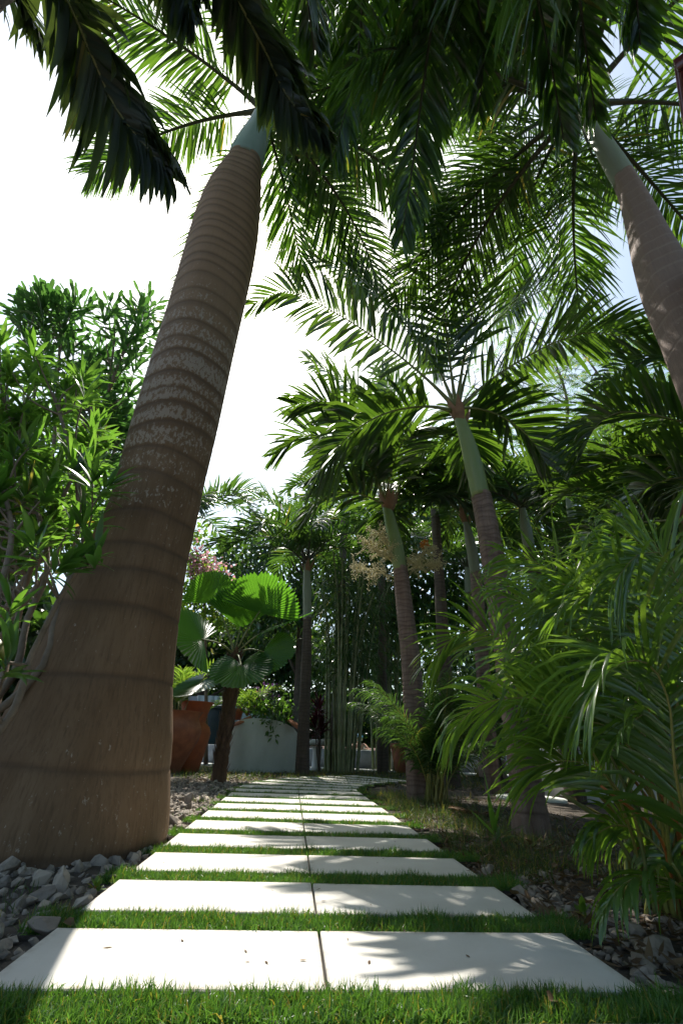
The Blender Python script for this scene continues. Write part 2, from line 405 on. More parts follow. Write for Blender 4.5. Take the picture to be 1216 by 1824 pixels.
# ------------------------------------------------------------------ the path: slabs and turf strips
A0 = R_(-4.48)
O0 = gp(568, 1658)[:2]
def row_frame(v):
    """centre and heading of the path at distance v along it: straight, then curving right"""
    d = np.array([math.sin(A0), math.cos(A0)])
    if v <= 5.2: return O0 + d * v, A0
    p = O0 + d * 5.2; a = A0; s = 5.2
    while s < v:
        st = min(.05, v - s); a += st * .24; p = p + np.array([math.sin(a), math.cos(a)]) * st; s += st
    return p, a
PERIOD, SLABD, HALF = .57, .40, .80
ORD = ['', '', 'nearest', 'second', 'third', 'fourth', 'fifth', 'sixth', 'seventh', 'eighth', 'ninth', 'tenth', 'eleventh', 'twelfth', 'thirteenth', 'fourteenth', 'fifteenth', 'sixteenth', 'seventeenth', 'eighteenth', 'nineteenth']
NROW = 17
def slab_label(i, side):
    sd_ = 'left' if side < 0 else 'right'
    if i == -1: return f'white slab cut off by the bottom edge of the picture, {sd_} of the joint'
    if i == 0: return f'whole white slab closest to the viewer, {sd_} of the joint'
    return f'white stepping slab {sd_} of the joint in the {ORD[i + 2]} whole row away from the viewer'
for i in range(-1, NROW):
    c, a = row_frame(PERIOD * i - SLABD / 2 + (.022 if i < 0 else 0))
    for side in (-1, 1):
        wd = HALF - .004
        cx = c + np.array([math.cos(a), -math.sin(a)]) * side * (wd / 2 + .004)
        mb = MB(); box(mb, (0, 0, 0), (wd, SLABD, .04), 0, 0, .003)
        o = mb.build('stepping_slab', SLAB, smooth=False)
        o.location = (cx[0], cx[1], -.02 + rng.normal(0, .0012)); o.rotation_euler = (rng.normal(0, .0015), rng.normal(0, .0015), -a + rng.normal(0, .002))
        tag(o, slab_label(i, side), 'paving slab', 'white slabs of the stepping path')

def blades(mb, n, xy, Lm, wm, mat=0, spread=.55, droop=.6, z=0.0, lean=(0, 0)):
    th = rng.uniform(0, 2 * PI, n); t = np.abs(rng.normal(0, spread, n))
    D = np.stack([np.cos(th) * t + lean[0], np.sin(th) * t + lean[1], np.ones(n)], 1)
    ph = rng.uniform(0, PI, n); Wd = np.stack([np.cos(ph), np.sin(ph), np.zeros(n)], 1)
    P = np.column_stack([xy, np.broadcast_to(z, (n,))])
    ribbons(mb, P, D, Wd, rng.uniform(.55, 1.3, n) * Lm * (1 + .28 * np.sin(xy[:, 0] * 19 + xy[:, 1] * 11) * np.sin(xy[:, 0] * 7.3 - xy[:, 1] * 23)), rng.uniform(.7, 1.3, n) * wm, 'blade', droop * rng.uniform(.3, 1.4, n), cols=2, mat=mat)
for i in range(-1, NROW):
    c, a = row_frame(PERIOD * i + (PERIOD - SLABD) / 2)
    n = [19000, 18000, 15000, 11000, 7000, 5500, 4500, 3800, 3300, 3000, 2600, 2400, 2200, 2000, 1800, 1600, 1500, 1500, 1500][i + 1]
    gw = PERIOD - SLABD
    mb = MB()
    uL, uR = -.90 - .04 * rng.random(), .93 + .06 * rng.random()
    uu = rng.uniform(uL, uR, n); vv = rng.uniform(-gw / 2 + (.004 if i > -1 else .028), gw / 2 - .004, n)
    # uneven ends
    keep = (uu > uL + .03 * np.abs(np.sin(vv * 60))) & (uu < uR - .04 * np.abs(np.sin(vv * 45 + 1)))
    uu, vv = uu[keep], vv[keep]
    r2 = np.array([math.cos(a), -math.sin(a)]); d2 = np.array([math.sin(a), math.cos(a)])
    xy = c + uu[:, None] * r2 + vv[:, None] * d2
    blades(mb, len(xy), xy, (.035 if i > -1 else .04) if i < 6 else .034, .0034 if i < 4 else .005, 0, .72, 1.0, -.018)
    box(mb, (c[0] + r2[0] * (uL + uR) / 2, c[1] + r2[1] * (uL + uR) / 2, -.03), ((uR - uL), gw - .004, .022), -a, 1)
    o = mb.build('turf_strip', [TURF, SOIL], origin=(c[0], c[1], -.03))
    lab = ('strip of green turf in the very foreground, nearest to the viewer' if i == -1 else
           f'green turf strip just behind the {ORD[i + 2]} whole row of white slabs from the viewer')
    tag(o, lab, 'turf strip', 'turf strips between the slabs')

# ------------------------------------------------------------------ gravel, litter, wild grass
def hull_rocks(nv=14):
    import bmesh
    out = []
    for k in range(nv):
        bm = bmesh.new()
        p = rng.standard_normal((17, 3)); p = nrm(p) * rng.uniform(.72, 1.0, (17, 1)) * np.array([1, rng.uniform(.6, .95), rng.uniform(.4, .7)])
        for q in p: bm.verts.new(q)
        r = bmesh.ops.convex_hull(bm, input=bm.verts)
        bmesh.ops.delete(bm, geom=[e for e in r['geom_interior'] if isinstance(e, bmesh.types.BMVert)], context='VERTS')
        bmesh.ops.bevel(bm, geom=bm.edges[:] , offset=.028, segments=1, affect='EDGES')
        bmesh.ops.triangulate(bm, faces=bm.faces[:])
        bm.verts.index_update()
        out.append((np.array([v.co[:] for v in bm.verts]), np.array([[v.index for v in f.verts] for f in bm.faces])))
        bm.free()
    return out
ROCKS = hull_rocks()
def scatter_rocks(mb, xy, size, z0=-.03, mat=0):
    n = len(xy); size = np.broadcast_to(size, (n,))
    kind = rng.integers(0, len(ROCKS), n)
    for k, (v, t) in enumerate(ROCKS):
        idx = np.where(kind == k)[0]
        if not len(idx): continue
        m = len(idx)
        q = nrm(rng.standard_normal((m, 4))); tilt = rng.random(m) < .6
        q[tilt] = nrm(np.stack([np.cos(a_ := rng.uniform(0, PI, tilt.sum())), np.zeros(tilt.sum()), np.zeros(tilt.sum()), np.sin(a_)], 1) + .15 * rng.standard_normal((tilt.sum(), 4)))
        w_, x, y, z = q.T
        Rm = np.stack([np.stack([1 - 2 * (y * y + z * z), 2 * (x * y - z * w_), 2 * (x * z + y * w_)], -1),
                       np.stack([2 * (x * y + z * w_), 1 - 2 * (x * x + z * z), 2 * (y * z - x * w_)], -1),
                       np.stack([2 * (x * z - y * w_), 2 * (y * z + x * w_), 1 - 2 * (x * x + y * y)], -1)], 1)
        P = np.einsum('nij,vj->nvi', Rm, v) * size[idx, None, None]
        P[:, :, :2] += xy[idx, None, :]
        P[:, :, 2] += (z0 + rng.uniform(-.2, .45, m) * size[idx])[:, None]
        T = t[None] + (np.arange(m) * len(v))[:, None, None]
        mb.add(P.reshape(-1, 3), None, T.reshape(-1, 3), mat)
def uv2xy(u, v):
    out = np.zeros((len(u), 2))
    for k in range(len(u)):
        c, a = row_frame(v[k]); out[k] = c + u[k] * np.array([math.cos(a), -math.sin(a)])
    return out
# left gravel bed
mb = MB()
n = 7000
u = -.84 - rng.random(n) ** 1.1 * 1.9; v = rng.uniform(-1.3, 6.2, n)
xy = uv2xy(u, v); scatter_rocks(mb, xy, rng.lognormal(math.log(.0225), .48, n), -.03)
n = 150
u = -.83 - np.abs(rng.normal(0, .5, n)); v = rng.uniform(-1.2, 3.0, n)
xy = uv2xy(u, v); scatter_rocks(mb, xy, rng.uniform(.03, .046, n), -.02)
tag(mb.build('gravel', STONE_G, smooth=False), 'grey crushed stone bed left of the stepping path', 'gravel', None, 'stuff')
# right stones in the soil
mb = MB()
n = 800
u = .86 + np.abs(rng.normal(0, .42, n)); v = rng.uniform(-1.0, 1.1, n)
xy = uv2xy(u, v); scatter_rocks(mb, xy, rng.lognormal(math.log(.019), .45, n), -.035)
n = 500
u = .86 + rng.random(n) * 1.4; v = rng.uniform(.8, 4.5, n)
xy = uv2xy(u, v); scatter_rocks(mb, xy, rng.uniform(.012, .026, n), -.035)
n = 800
u = -1.9 + rng.random(n) * 1.2; v = rng.uniform(5.5, 9.5, n)
xy = O0 + u[:, None] * np.array([math.cos(A0), -math.sin(A0)]) + v[:, None] * np.array([math.sin(A0), math.cos(A0)]); scatter_rocks(mb, xy, rng.uniform(.012, .035, n), -.035)
tag(mb.build('pebbles', STONE_T, smooth=False), 'tan and grey loose stones in the dark soil right of the path', 'stones', None, 'stuff')
# leaf litter
mb = MB()
def litter(mb, u, v, s):
    n = len(u); xy = np.stack([u, v], 1)
    th = rng.uniform(0, 2 * PI, n); D = np.stack([np.cos(th), np.sin(th), rng.normal(.1, .25, n)], 1)
    Wd = np.stack([-np.sin(th), np.cos(th), rng.normal(0, .35, n)], 1)
    ribbons(mb, np.column_stack([xy, np.full(n, -.028) + rng.uniform(0, .02, n)]), D, Wd, s * rng.uniform(.5, 1.5, n), s * .22 * rng.uniform(.4, 1.5, n), 'leaf', rng.uniform(-.6, .8, n), fold=.2)
n = 2600; u = .85 + rng.random(n) ** 1.3 * 1.8; v = rng.uniform(-1.0, 5, n)
p = uv2xy(u, v); litter(mb, p[:, 0], p[:, 1], .06)
n = 700; litter(mb, rng.uniform(-2.2, 3.5, n), rng.uniform(7.2, 12.5, n), .09)
n = 120; p = uv2xy(-.9 - rng.random(n) * 1.3, rng.uniform(-.9, 6, n)); litter(mb, p[:, 0], p[:, 1], .05)
n = 700; p = uv2xy(.86 + rng.random(n) * 1.1, rng.uniform(-.9, 2, n)); litter(mb, p[:, 0], p[:, 1], .085)
n = 110; p = uv2xy(rng.uniform(-.78, .78, n), rng.uniform(-.4, 5, n)); q = rng.uniform(0, 2 * PI, n)
ribbons(mb, np.column_stack([p, np.full(n, .0025)]), np.stack([np.cos(q), np.sin(q), q * 0 + .02], 1), np.stack([-np.sin(q), np.cos(q), q * 0], 1), rng.uniform(.008, .03, n), rng.uniform(.003, .009, n), 'leaf', 0.0, cols=2)
tag(mb.build('leaf_litter', DRY), 'dry brown leaf litter scattered on the soil', 'litter', None, 'stuff')
# wild grass, right of the path and far end
mb = MB()
n = 9000; u = .9 + np.abs(rng.normal(0, .55, n)); v = .75 + rng.random(n) * 4.6
cl = np.sin(u * 9 + 1.3 * np.sin(v * 5)) * np.sin(v * 7 + 2) > -.35
u, v = u[cl], v[cl]; xy = uv2xy(u, v)
blades(mb, len(xy), xy, .10, .0035, 0, .6, .9, -.04)
n = 9000; x = rng.uniform(-3.4, 3.6, n); y = rng.uniform(8.8, 14.6, n)
blades(mb, n, np.stack([x, y], 1), .09, .007, 0, .6, .8, -.045)
n = 1500; u = -.9 - rng.random(n) * .25; v = rng.uniform(-.9, 6, n); cl = np.sin(v * 5.3) > .55; xy = uv2xy(u[cl], v[cl]); blades(mb, len(xy), xy, .05, .004, 0, .7, .9, -.03)
tag(mb.build('wild_grass', WILD), 'thin uneven grass growing in the soil beside the path', 'grass', None, 'stuff')

# ------------------------------------------------------------------ palm fronds
STY = {  # n per side, leaf length, width, forward angles, lifts, droop, profile
    'royal': dict(n=112, L=1.0, w=.038, a0=64, a1=26, lifts=(-34, -2, 32), droop=1.25, dp=1.1, prof='palm', r=.035, t0=.2, leaf=ROYAL_LEAF, stalk=STALK_D),
    'adon': dict(n=54, L=.68, w=.051, a0=60, a1=22, lifts=(26, 42), droop=.7, dp=2.2, prof='jag', r=.017, t0=.16, leaf=ADON_LEAF, stalk=STALK_G),
    'near': dict(n=56, L=.58, w=.052, a0=50, a1=16, lifts=(-12, 8), droop=1.5, dp=1.0, prof='strap', r=.014, t0=.14, leaf=NEAR_LEAF, stalk=STALK_G),
    'areca': dict(n=34, L=.52, w=.0205, a0=56, a1=20, lifts=(4, 16), droop=1.5, dp=1.05, prof='palm', r=.009, t0=.5, leaf=ARECA_LEAF, stalk=STALK_Y),
    'lime': dict(n=30, L=.4, w=.026, a0=62, a1=26, lifts=(18, 34), droop=.6, dp=1.5, prof='palm', r=.009, t0=.25, leaf=LIME_LEAF, stalk=STALK_Y),
    'back': dict(n=38, L=.75, w=.06, a0=62, a1=24, lifts=(20, 42), droop=.85, dp=1.6, prof='palm', r=.02, t0=.14, leaf=DARK_LEAF, stalk=STALK_D),
}
def gfrond(base, az, el, L, sag, n=7, twist=0.0):
    """rachis control points: starts at elevation el (deg), bends down by sag (deg) in all"""
    p = np.array(base, float); out = [p.copy()]
    for k in range(n):
        t = (k + .5) / n; e = R_(el - sag * t ** 1.25); a = R_(az + twist * t)
        p = p + np.array([math.sin(a) * math.cos(e), math.cos(a) * math.cos(e), math.sin(e)]) * L / n
        out.append(p.copy())
    return np.array(out)
def frond(parent, ctrl, sty, Lk=1.0, wk=1.0, nk=1.0, t0=None, leaf=None, stalk=None, droop=None, label=None, roll=0.0, lifts=None):
    s = dict(STY[sty])
    if lifts: s['lifts'] = lifts
    P = catmull(ctrl, 40); T, S, N = frames(P)
    if roll:
        cr, sr = math.cos(roll), math.sin(roll); S, N = S * cr + N * sr, N * cr - S * sr
    flip = np.sign(np.sum(N[:8, 2])) or 1
    S, N = S * flip, N * flip
    n = max(6, int(s['n'] * nk)); t0 = s['t0'] if t0 is None else t0
    mbL = MB()
    for side in (-1, 1):
        t = t0 + (.992 - t0) * (np.linspace(0, 1, n) ** .92) + rng.normal(0, .12 / n, n)
        t = np.clip(t, t0, .995)
        k = t * 39; i = np.clip(k.astype(int), 0, 38); f = (k - i)[:, None]
        p = P[i] * (1 - f) + P[i + 1] * f; Tt = nrm(T[i] * (1 - f) + T[i + 1] * f); St = S[i] * side; Nt = N[i]
        q = (t - t0) / (1 - t0)
        al = np.radians(s['a0'] + (s['a1'] - s['a0']) * q ** 1.3 + rng.normal(0, 3, n))
        li = np.radians(np.asarray(s['lifts'])[rng.integers(0, len(s['lifts']), n)] + rng.normal(0, 6, n))
        D = Tt * np.cos(al)[:, None] + np.sin(al)[:, None] * (St * np.cos(li)[:, None] + Nt * np.sin(li)[:, None])
        Lf = s['L'] * Lk * (.42 + .58 * np.sin(np.clip(q * 1.35 + .25, 0, PI / 2 * 1.0) * 1.0)) * np.where(q > .55, 1 - .62 * ((q - .55) / .45) ** 1.4, 1) * rng.uniform(.85, 1.12, n)
        Wv = Tt + .13 * rng.standard_normal((n, 3))
        dr = (s['droop'] if droop is None else droop) * rng.uniform(.7, 1.35, n)
        wd = s['w'] * wk * rng.uniform(.75, 1.2, n) * (1 - .4 * q)
        kink = rng.random(n) < .05
        dr = np.where(kink, dr * 2.6, dr)
        ribbons(mbL, p, D, Wv, Lf, wd, s['prof'], dr, s['dp'], .16, 3, 0, rng.uniform(.75, 1.1, n), wave=.02)
    o = mbL.build('frond', leaf or s['leaf'], parent)
    if label: o['label'] = label
    mbS = MB(); r = s['r'] * (1 - .85 * np.linspace(0, 1, 24)) * (1 + 1.3 * np.exp(-np.linspace(0, 1, 24) * 14))
    tube(mbS, catmull(ctrl, 24), r, 6)
    mbS.build('frond_stalk', stalk or s['stalk'], o)
    return o
def pxc(pts):
    return np.array([at(*p) for p in pts])

def fit_trunk(rows, Yb, lean_to=None):
    """rows: (pixel y, left edge x, right edge x) -> axis points and radii at depth Yb (vertical trunk)"""
    P, Rr = [], []
    for y, xl, xr in rows:
        dl, dr = ray(xl, y), ray(xr, y)
        al, ar = math.atan2(dl[0], dl[1]), math.atan2(dr[0], dr[1])
        dm = ray((xl + xr) / 2, y); am = (al + ar) / 2
        Dh = Yb / math.cos(am)
        elv = dm[2] / math.hypot(dm[0], dm[1])
        P.append((math.sin(am) * Dh, Yb, CAM_H + elv * Dh)); Rr.append(Dh * math.sin((ar - al) / 2))
    return np.array(P), np.array(Rr)
def ring_trunk(parent, P, Rad, mat, ring_gap, rows=420, sides=56, depth=.012, sharp=.012, name='trunk', amp=1.0, bump_out=0.0):
    mb = MB()
    Pc = catmull(P, rows); zz = Pc[:, 2]
    rr = np.interp(zz, P[:, 2], Rad)
    k = np.ones(21) / 21; pad = np.pad(rr, 10, mode='edge'); rr = np.convolve(pad, k, 'valid')
    # ring heights: gap is a function of the height
    zs = [zz[0] + .12]
    while zs[-1] < zz[-1]: zs.append(zs[-1] + ring_gap(zs[-1]) * rng.uniform(.8, 1.2))
    zs = np.array(zs)
    th = np.linspace(0, 2 * PI, sides, endpoint=False)
    R2 = np.zeros((rows, sides)); A = np.zeros((rows, sides))
    tilt = rng.normal(0, .012, (len(zs), 2))
    for j, z0 in enumerate(zs):
        zr = z0 + tilt[j, 0] * np.cos(th) + tilt[j, 1] * np.sin(th) + .006 * np.sin(3 * th + j)
        dz = zz[:, None] - zr[None]
        A = np.maximum(A, np.exp(-(dz / sharp) ** 2) * rng.uniform(.55, 1) + .6 * np.exp(-((dz + sharp * 1.5) / (sharp * 2.6)) ** 2) * amp * rng.uniform(.2, 1))
        R2 += -depth * np.exp(-(dz / (sharp * .8)) ** 2) + bump_out * np.exp(-((dz + .03) / .03) ** 2)
    R2 = rr[:, None] + R2 + .008 * np.sin(5 * th + zz[:, None] * .7) + .01 * np.sin(2 * th + zz[:, None] * 1.1)
    V = Pc[:, None, :] + R2[..., None] * np.stack([np.cos(th), np.sin(th), np.zeros(sides)], 1)[None]
    i = np.arange(rows - 1)[:, None] * sides; j = np.arange(sides)[None]; j2 = (j + 1) % sides
    mb.add(V.reshape(-1, 3), np.stack([i + j, i + j2, i + sides + j2, i + sides + j], -1).reshape(-1, 4), None, 0, np.clip(A, 0, 1).reshape(-1))
    mb.add(np.vstack([V[-1], Pc[-1]]), None, [(k, (k + 1) % sides, sides) for k in range(sides)], 0)
    return mb.build(name, mat, parent)

#@@PALMS
# ---- big royal palm on the left
rows1 = [(1552, -128, 280), (1480, -100, 297), (1368, -48, 301), (1300, -2, 304), (1200, 46, 306), (1100, 95, 317), (1000, 146, 332), (912, 190, 352),
         (856, 204, 365), (756, 231, 391), (656, 262, 414), (556, 294, 436), (456, 324, 456), (400, 341, 464), (350, 362, 467), (322, 381, 467), (292, 402, 467)]
Y1 = 3.16
P1, R1 = fit_trunk(rows1, Y1)
P1[0, 2] = min(P1[0, 2], -.06)
b1 = P1[0].copy(); b1[2] = -.05
royal1 = thing('royal_palm', 'huge grey brown ringed palm trunk leaning over the left of the path', 'palm', b1, 'royal palms')
ring_trunk(royal1, P1, R1, BARK_ROYAL, lambda z: .46 if z < 1.2 else (.25 if z < 2.6 else (.185 if z < 4.4 else .13)), 560, 72, .006, .015)
top1 = P1[-1]
sh = catmull([top1 - [0, 0, .05], top1 + [.02, .02, .45], top1 + [.06, .05, 1.0], top1 + [.09, .06, 1.6]], 30)
mb = MB(); tube(mb, sh, np.interp(np.linspace(0, 1, 30), [0, .12, .5, 1], [R1[-1] * .99, R1[-1] * 1.06, R1[-1] * .85, R1[-1] * .55]), 36)
mb.build('crownshaft', SHAFT_B, royal1)
hub1 = sh[-1]
ROY1 = [  # azimuth (0 = away, 90 = right), elevation, length, sag
    (92, 34, 3.5, 62), (62, 30, 3.5, 70), (30, 22, 3.1, 75), (118, 38, 3.4, 55), (-158, 45, 3.0, 66),
    (-112, 36, 2.9, 70), (-76, 24, 3.0, 78), (-34, 8, 3.1, 92), (48, 4, 3.2, 84), (80, 2, 3.4, 80), (105, 58, 3.0, 40), (178, 60, 2.6, 50), (14, 60, 2.8, 60), (160, 15, 3.3, 80)]
for az, el, L, sag in ROY1:
    frond(royal1, gfrond(hub1 - [0, 0, .1], az + rng.normal(0, 2), el, L, sag, twist=rng.normal(0, 8)), 'royal')

frond(royal1, np.vstack([hub1 - [0, 0, .1], pxc([(480, 235, 3.75), (506, 330, 4.3), (526, 420, 4.95), (542, 492, 5.4)])]), 'royal')
frond(royal1, np.vstack([hub1 - [0, 0, .1], pxc([(500, 180, 3.6), (570, 230, 4.2), (625, 310, 4.8), (655, 400, 5.2)])]), 'royal')

# ---- royal palm on the right, trunk leaving the frame
rows2 = [(600, 1172, 1322), (520, 1138, 1262), (450, 1118, 1216), (400, 1108, 1188), (350, 1096, 1160), (318, 1085, 1139)]
Y2 = 2.35
P2, R2 = fit_trunk(rows2, Y2)
b2 = np.array([P2[0, 0] + .18, Y2, -.05])
P2 = np.vstack([[b2 , b2 + [-.03, 0, .9], [P2[0, 0] + .07, Y2, 1.9]], P2]); R2 = np.concatenate([[.42, .33, .27], R2])
royal2 = thing('royal_palm', 'pinkish brown palm trunk with pale rings crossing the upper right of the picture', 'palm', b2, 'royal palms')
ring_trunk(royal2, P2, R2, BARK_ROYAL2, lambda z: .3 if z < 3 else .13, 420, 56, .006, .008, amp=.0)
top2 = P2[-1]
sh = catmull([top2 - [0, 0, .04], top2 + [-.03, .02, .5], top2 + [-.06, .03, 1.0], top2 + [-.09, .04, 1.6]], 30)
mb = MB(); tube(mb, sh, np.interp(np.linspace(0, 1, 30), [0, .15, .5, 1], [R2[-1] * .99, R2[-1] * 1.0, R2[-1] * .85, R2[-1] * .6]), 36)
mb.build('crownshaft', SHAFT_P, royal2)
hub2 = sh[-1]
ROY2 = [(-88, 30, 3.4, 70), (-112, 44, 3.3, 66), (-135, 30, 3.0, 70), (-38, 24, 3.3, 76), (24, 26, 3.2, 78), (58, 22, 3.2, 80),
        (90, 30, 3.2, 70), (130, 36, 3.0, 66), (175, 34, 3.0, 70), (-75, 62, 3.0, 50), (-20, 58, 2.8, 56), (40, 56, 2.8, 56), (-100, 8, 3.2, 84), (5, 44, 3.2, 96), (-150, 50, 3.2, 75), (-30, 10, 3.4, 78)]
for az, el, L, sag in ROY2:
    frond(royal2, gfrond(hub2 - [0, 0, .1], az + rng.normal(0, 2), el, L, sag, twist=rng.normal(0, 8)), 'royal')

# ---- royal palm behind the viewer, its fronds hang down into the top of the picture
b3 = np.array([1.1, -1.9, -.05]); hub3r = np.array([.95, -1.2, 7.6])
royal3 = thing('royal_palm', 'palm behind the viewer whose long fronds hang down from the top edge', 'palm', b3, 'royal palms')
ring_trunk(royal3, np.array([b3, [1.1, -1.85, 1.2], [1.05, -1.6, 3.6], [1.0, -1.35, 6.0]]), np.array([.4, .3, .28, .22]), BARK_ROYAL2, lambda z: .25, 200, 32, .006, .01)
mb = MB(); tube(mb, catmull([(1.0, -1.36, 5.97), (.98, -1.3, 6.8), hub3r], 14), np.linspace(.22, .1, 14), 20); mb.build('crownshaft', SHAFT_G, royal3)
for c, lk in ((pxc([(790, -140, 1.1), (775, 0, 1.5), (755, 140, 1.9), (735, 290, 2.3), (715, 425, 2.6)]), .62), (pxc([(930, -150, .75), (955, -10, 1.1), (980, 110, 1.4), (1003, 250, 1.7)]), .5),
              (pxc([(640, -140, 1.2), (645, 0, 1.7), (632, 130, 2.1), (590, 290, 2.5)]), .62), (pxc([(860, -140, 1.0), (850, 0, 1.5), (862, 100, 1.8), (850, 200, 2.1)]), .55), (pxc([(1010, -150, .75), (1030, -10, 1.05), (1046, 110, 1.35), (1062, 215, 1.6)]), .42), (pxc([(1110, -150, .8), (1130, -30, 1.1), (1140, 80, 1.3)]), .5), (pxc([(540, -150, 1.0), (545, -20, 1.4), (560, 90, 1.7)]), .6)):
    frond(royal3, np.vstack([hub3r, hub3r * .5 + c[0] * .5 + [0, .3, .7], c]), 'royal', lk * 1.25, 1.5, nk=.95, t0=.3, droop=1.7, lifts=(-25, 0, 25))
for az, el, L, sag in ((90, 35, 3, 70), (130, 35, 3, 70), (180, 35, 3, 70), (-130, 35, 3, 70), (-90, 40, 3, 60)): frond(royal3, gfrond(hub3r, az, el, L, sag), 'royal', nk=.6)

# ---- near palm above the upper left corner (trunk outside the frame)
bN = np.array([-1.0, .38, -.05]); hubN = np.array([-.98, .42, 3.5])
nearp = thing('adonidia_palm', 'palm out of frame whose broad dark fronds hang in at top left', 'palm', bN, 'adonidia palms')
ring_trunk(nearp, np.array([bN, bN + [0, 0, .5], [-1, .4, 1.6], [-.99, .42, 2.5]]), np.array([.17, .12, .1, .095]), BARK_ADON, lambda z: .09, 200, 24, .004, .008)
mb = MB(); tube(mb, catmull([(-.99, .42, 2.48), (-.985, .42, 2.8), (-.98, .42, 3.2), hubN], 16), np.interp(np.linspace(0, 1, 16), [0, .3, 1], [.095, .1, .05]), 20); mb.build('crownshaft', SHAFT_G, nearp)
frond(nearp, np.vstack([hubN, pxc([(60, -90, .72), (120, 0, .85), (165, 100, 1.0), (212, 200, 1.14), (302, 308, 1.24)])]), 'near', 1.0, 1.0, 1.15, t0=.25)
frond(nearp, np.vstack([hubN, pxc([(350, -150, .62), (425, 0, .85), (470, 85, 1.0), (515, 175, 1.1), (580, 245, 1.15)])]), 'near', .72, 1.0, 1.15, t0=.25)
frond(nearp, np.vstack([hubN, pxc([(-60, -150, .6), (-20, -70, .75), (20, -20, .85), (70, 60, .95)])]), 'near', .7, .8, 1.0, t0=.25)
frond(nearp, np.vstack([hubN, pxc([(260, -220, .55), (300, -120, .7), (322, -50, .8), (345, 30, .88)])]), 'near', .75, 1.0, 1.0, t0=.25)
for az, el, L, sag in ((-120, 45, 1.5, 90), (-170, 50, 1.5, 90), (140, 45, 1.5, 90), (100, 55, 1.3, 90)):
    frond(nearp, gfrond(hubN, az, el, L, sag), 'near')

# ---- middle adonidia palm, right of the path
def adonidia(label, base, trunk_pts, trunk_r, shaft_pts, shaft_r, fronds, sty='adon', bark=BARK_ADON, shaft=SHAFT_G, gap=.05, Lk=1.0, wk=1.0, nk=1.0, name='adonidia_palm', group='adonidia palms', sides=28, sheath=True):
    t = thing(name, label, 'palm', base, group)
    ring_trunk(t, np.array(trunk_pts), np.array(trunk_r), bark, lambda z: gap, 320, sides, .005, .007, bump_out=.002)
    mb = MB(); tube(mb, catmull(shaft_pts, 24), np.interp(np.linspace(0, 1, 24), np.linspace(0, 1, len(shaft_r)), shaft_r), 20); mb.build('crownshaft', shaft, t)
    if sheath:
        q = catmull(shaft_pts, 24)
        mb = MB(); P0 = np.repeat(q[-6][None], 7, 0) ; th = rng.uniform(0, 2 * PI, 7)
        D = np.stack([np.cos(th) * .35, np.sin(th) * .35, np.ones(7)], 1); Wd = np.stack([-np.sin(th), np.cos(th), np.zeros(7)], 1)
        ribbons(mb, P0 + D * [shaft_r[-1] * 2, shaft_r[-1] * 2, 0], D, Wd, shaft_r[0] * 4, shaft_r[0] * 1.1, 'leaf', .2); mb.build('dry_sheath', SHEATH, t)
    for f in fronds:
        kw = {}
        if isinstance(f, dict): kw = dict(f); f = kw.pop('c')
        frond(t, f, sty, kw.pop('Lk', Lk), wk, nk, **kw)
    return t
g3 = gp(948, 1488, -.04)
Y3 = g3[1]
tp = [g3, at(938, 1400, Y3), at(905, 1180, Y3), at(880, 1010, Y3), at(868, 940, Y3), at(856, 880, Y3)]
hub3 = at(812, 728, Y3)
F3 = [dict(c=pxc([(812, 728, Y3), (765, 680, Y3 - .05), (695, 622, Y3 + .12), (605, 562, Y3 + .3), (515, 520, Y3 + .45), (450, 542, Y3 + .5)]), roll=-0.5, Lk=1.1, lifts=(-8, 22)),
      dict(c=pxc([(812, 728, Y3), (828, 625, Y3), (848, 525, Y3 - .05), (876, 456, Y3 - .1), (928, 395, Y3 - .25), (990, 352, Y3 - .4), (1105, 322, Y3 - .5)]), roll=-.7, Lk=1.55, lifts=(-5, 25)),
      dict(c=pxc([(814, 728, Y3), (826, 680, Y3 + .1), (845, 620, Y3 + .2), (888, 566, Y3 + .35), (958, 521, Y3 + .45), (1062, 484, Y3 + .5)]), roll=0.45, lifts=(-8, 22)),
      dict(c=pxc([(816, 728, Y3), (868, 681, Y3), (928, 641, Y3 - .05), (998, 606, Y3 - .1), (1068, 593, Y3 - .15), (1195, 625, Y3 - .2)]), roll=0.45, Lk=1.1, lifts=(-8, 22)),
      dict(c=pxc([(812, 728, Y3), (800, 640, Y3 + .1), (788, 540, Y3 + .2), (765, 450, Y3 + .3), (735, 390, Y3 + .3)]), Lk=1.3, roll=.3, lifts=(0, 30)),
      dict(c=pxc([(808, 732, Y3), (760, 724, Y3 - .1), (690, 735, Y3 - .2), (622, 775, Y3 - .3), (566, 850, Y3 - .35)]), roll=-0.3, lifts=(-8, 20)),
      dict(c=pxc([(812, 728, Y3), (770, 640, Y3 + .25), (705, 560, Y3 + .5), (630, 490, Y3 + .65), (560, 462, Y3 + .7)]), roll=-0.45, Lk=1.1, lifts=(-8, 22)),
      gfrond(hub3, 25, 40, 1.6, 100), gfrond(hub3, 70, 25, 1.5, 100)]
adonidia('tall palm with bright green shaft right of the path, its dark foot in the grass', g3, tp, [.155, .125, .105, .10, .098, .095],
         [at(856, 884, Y3), at(848, 850, Y3), at(833, 790, Y3), hub3], [.095, .1, .08, .05], F3, Lk=1.25, wk=1.3, nk=1.05)

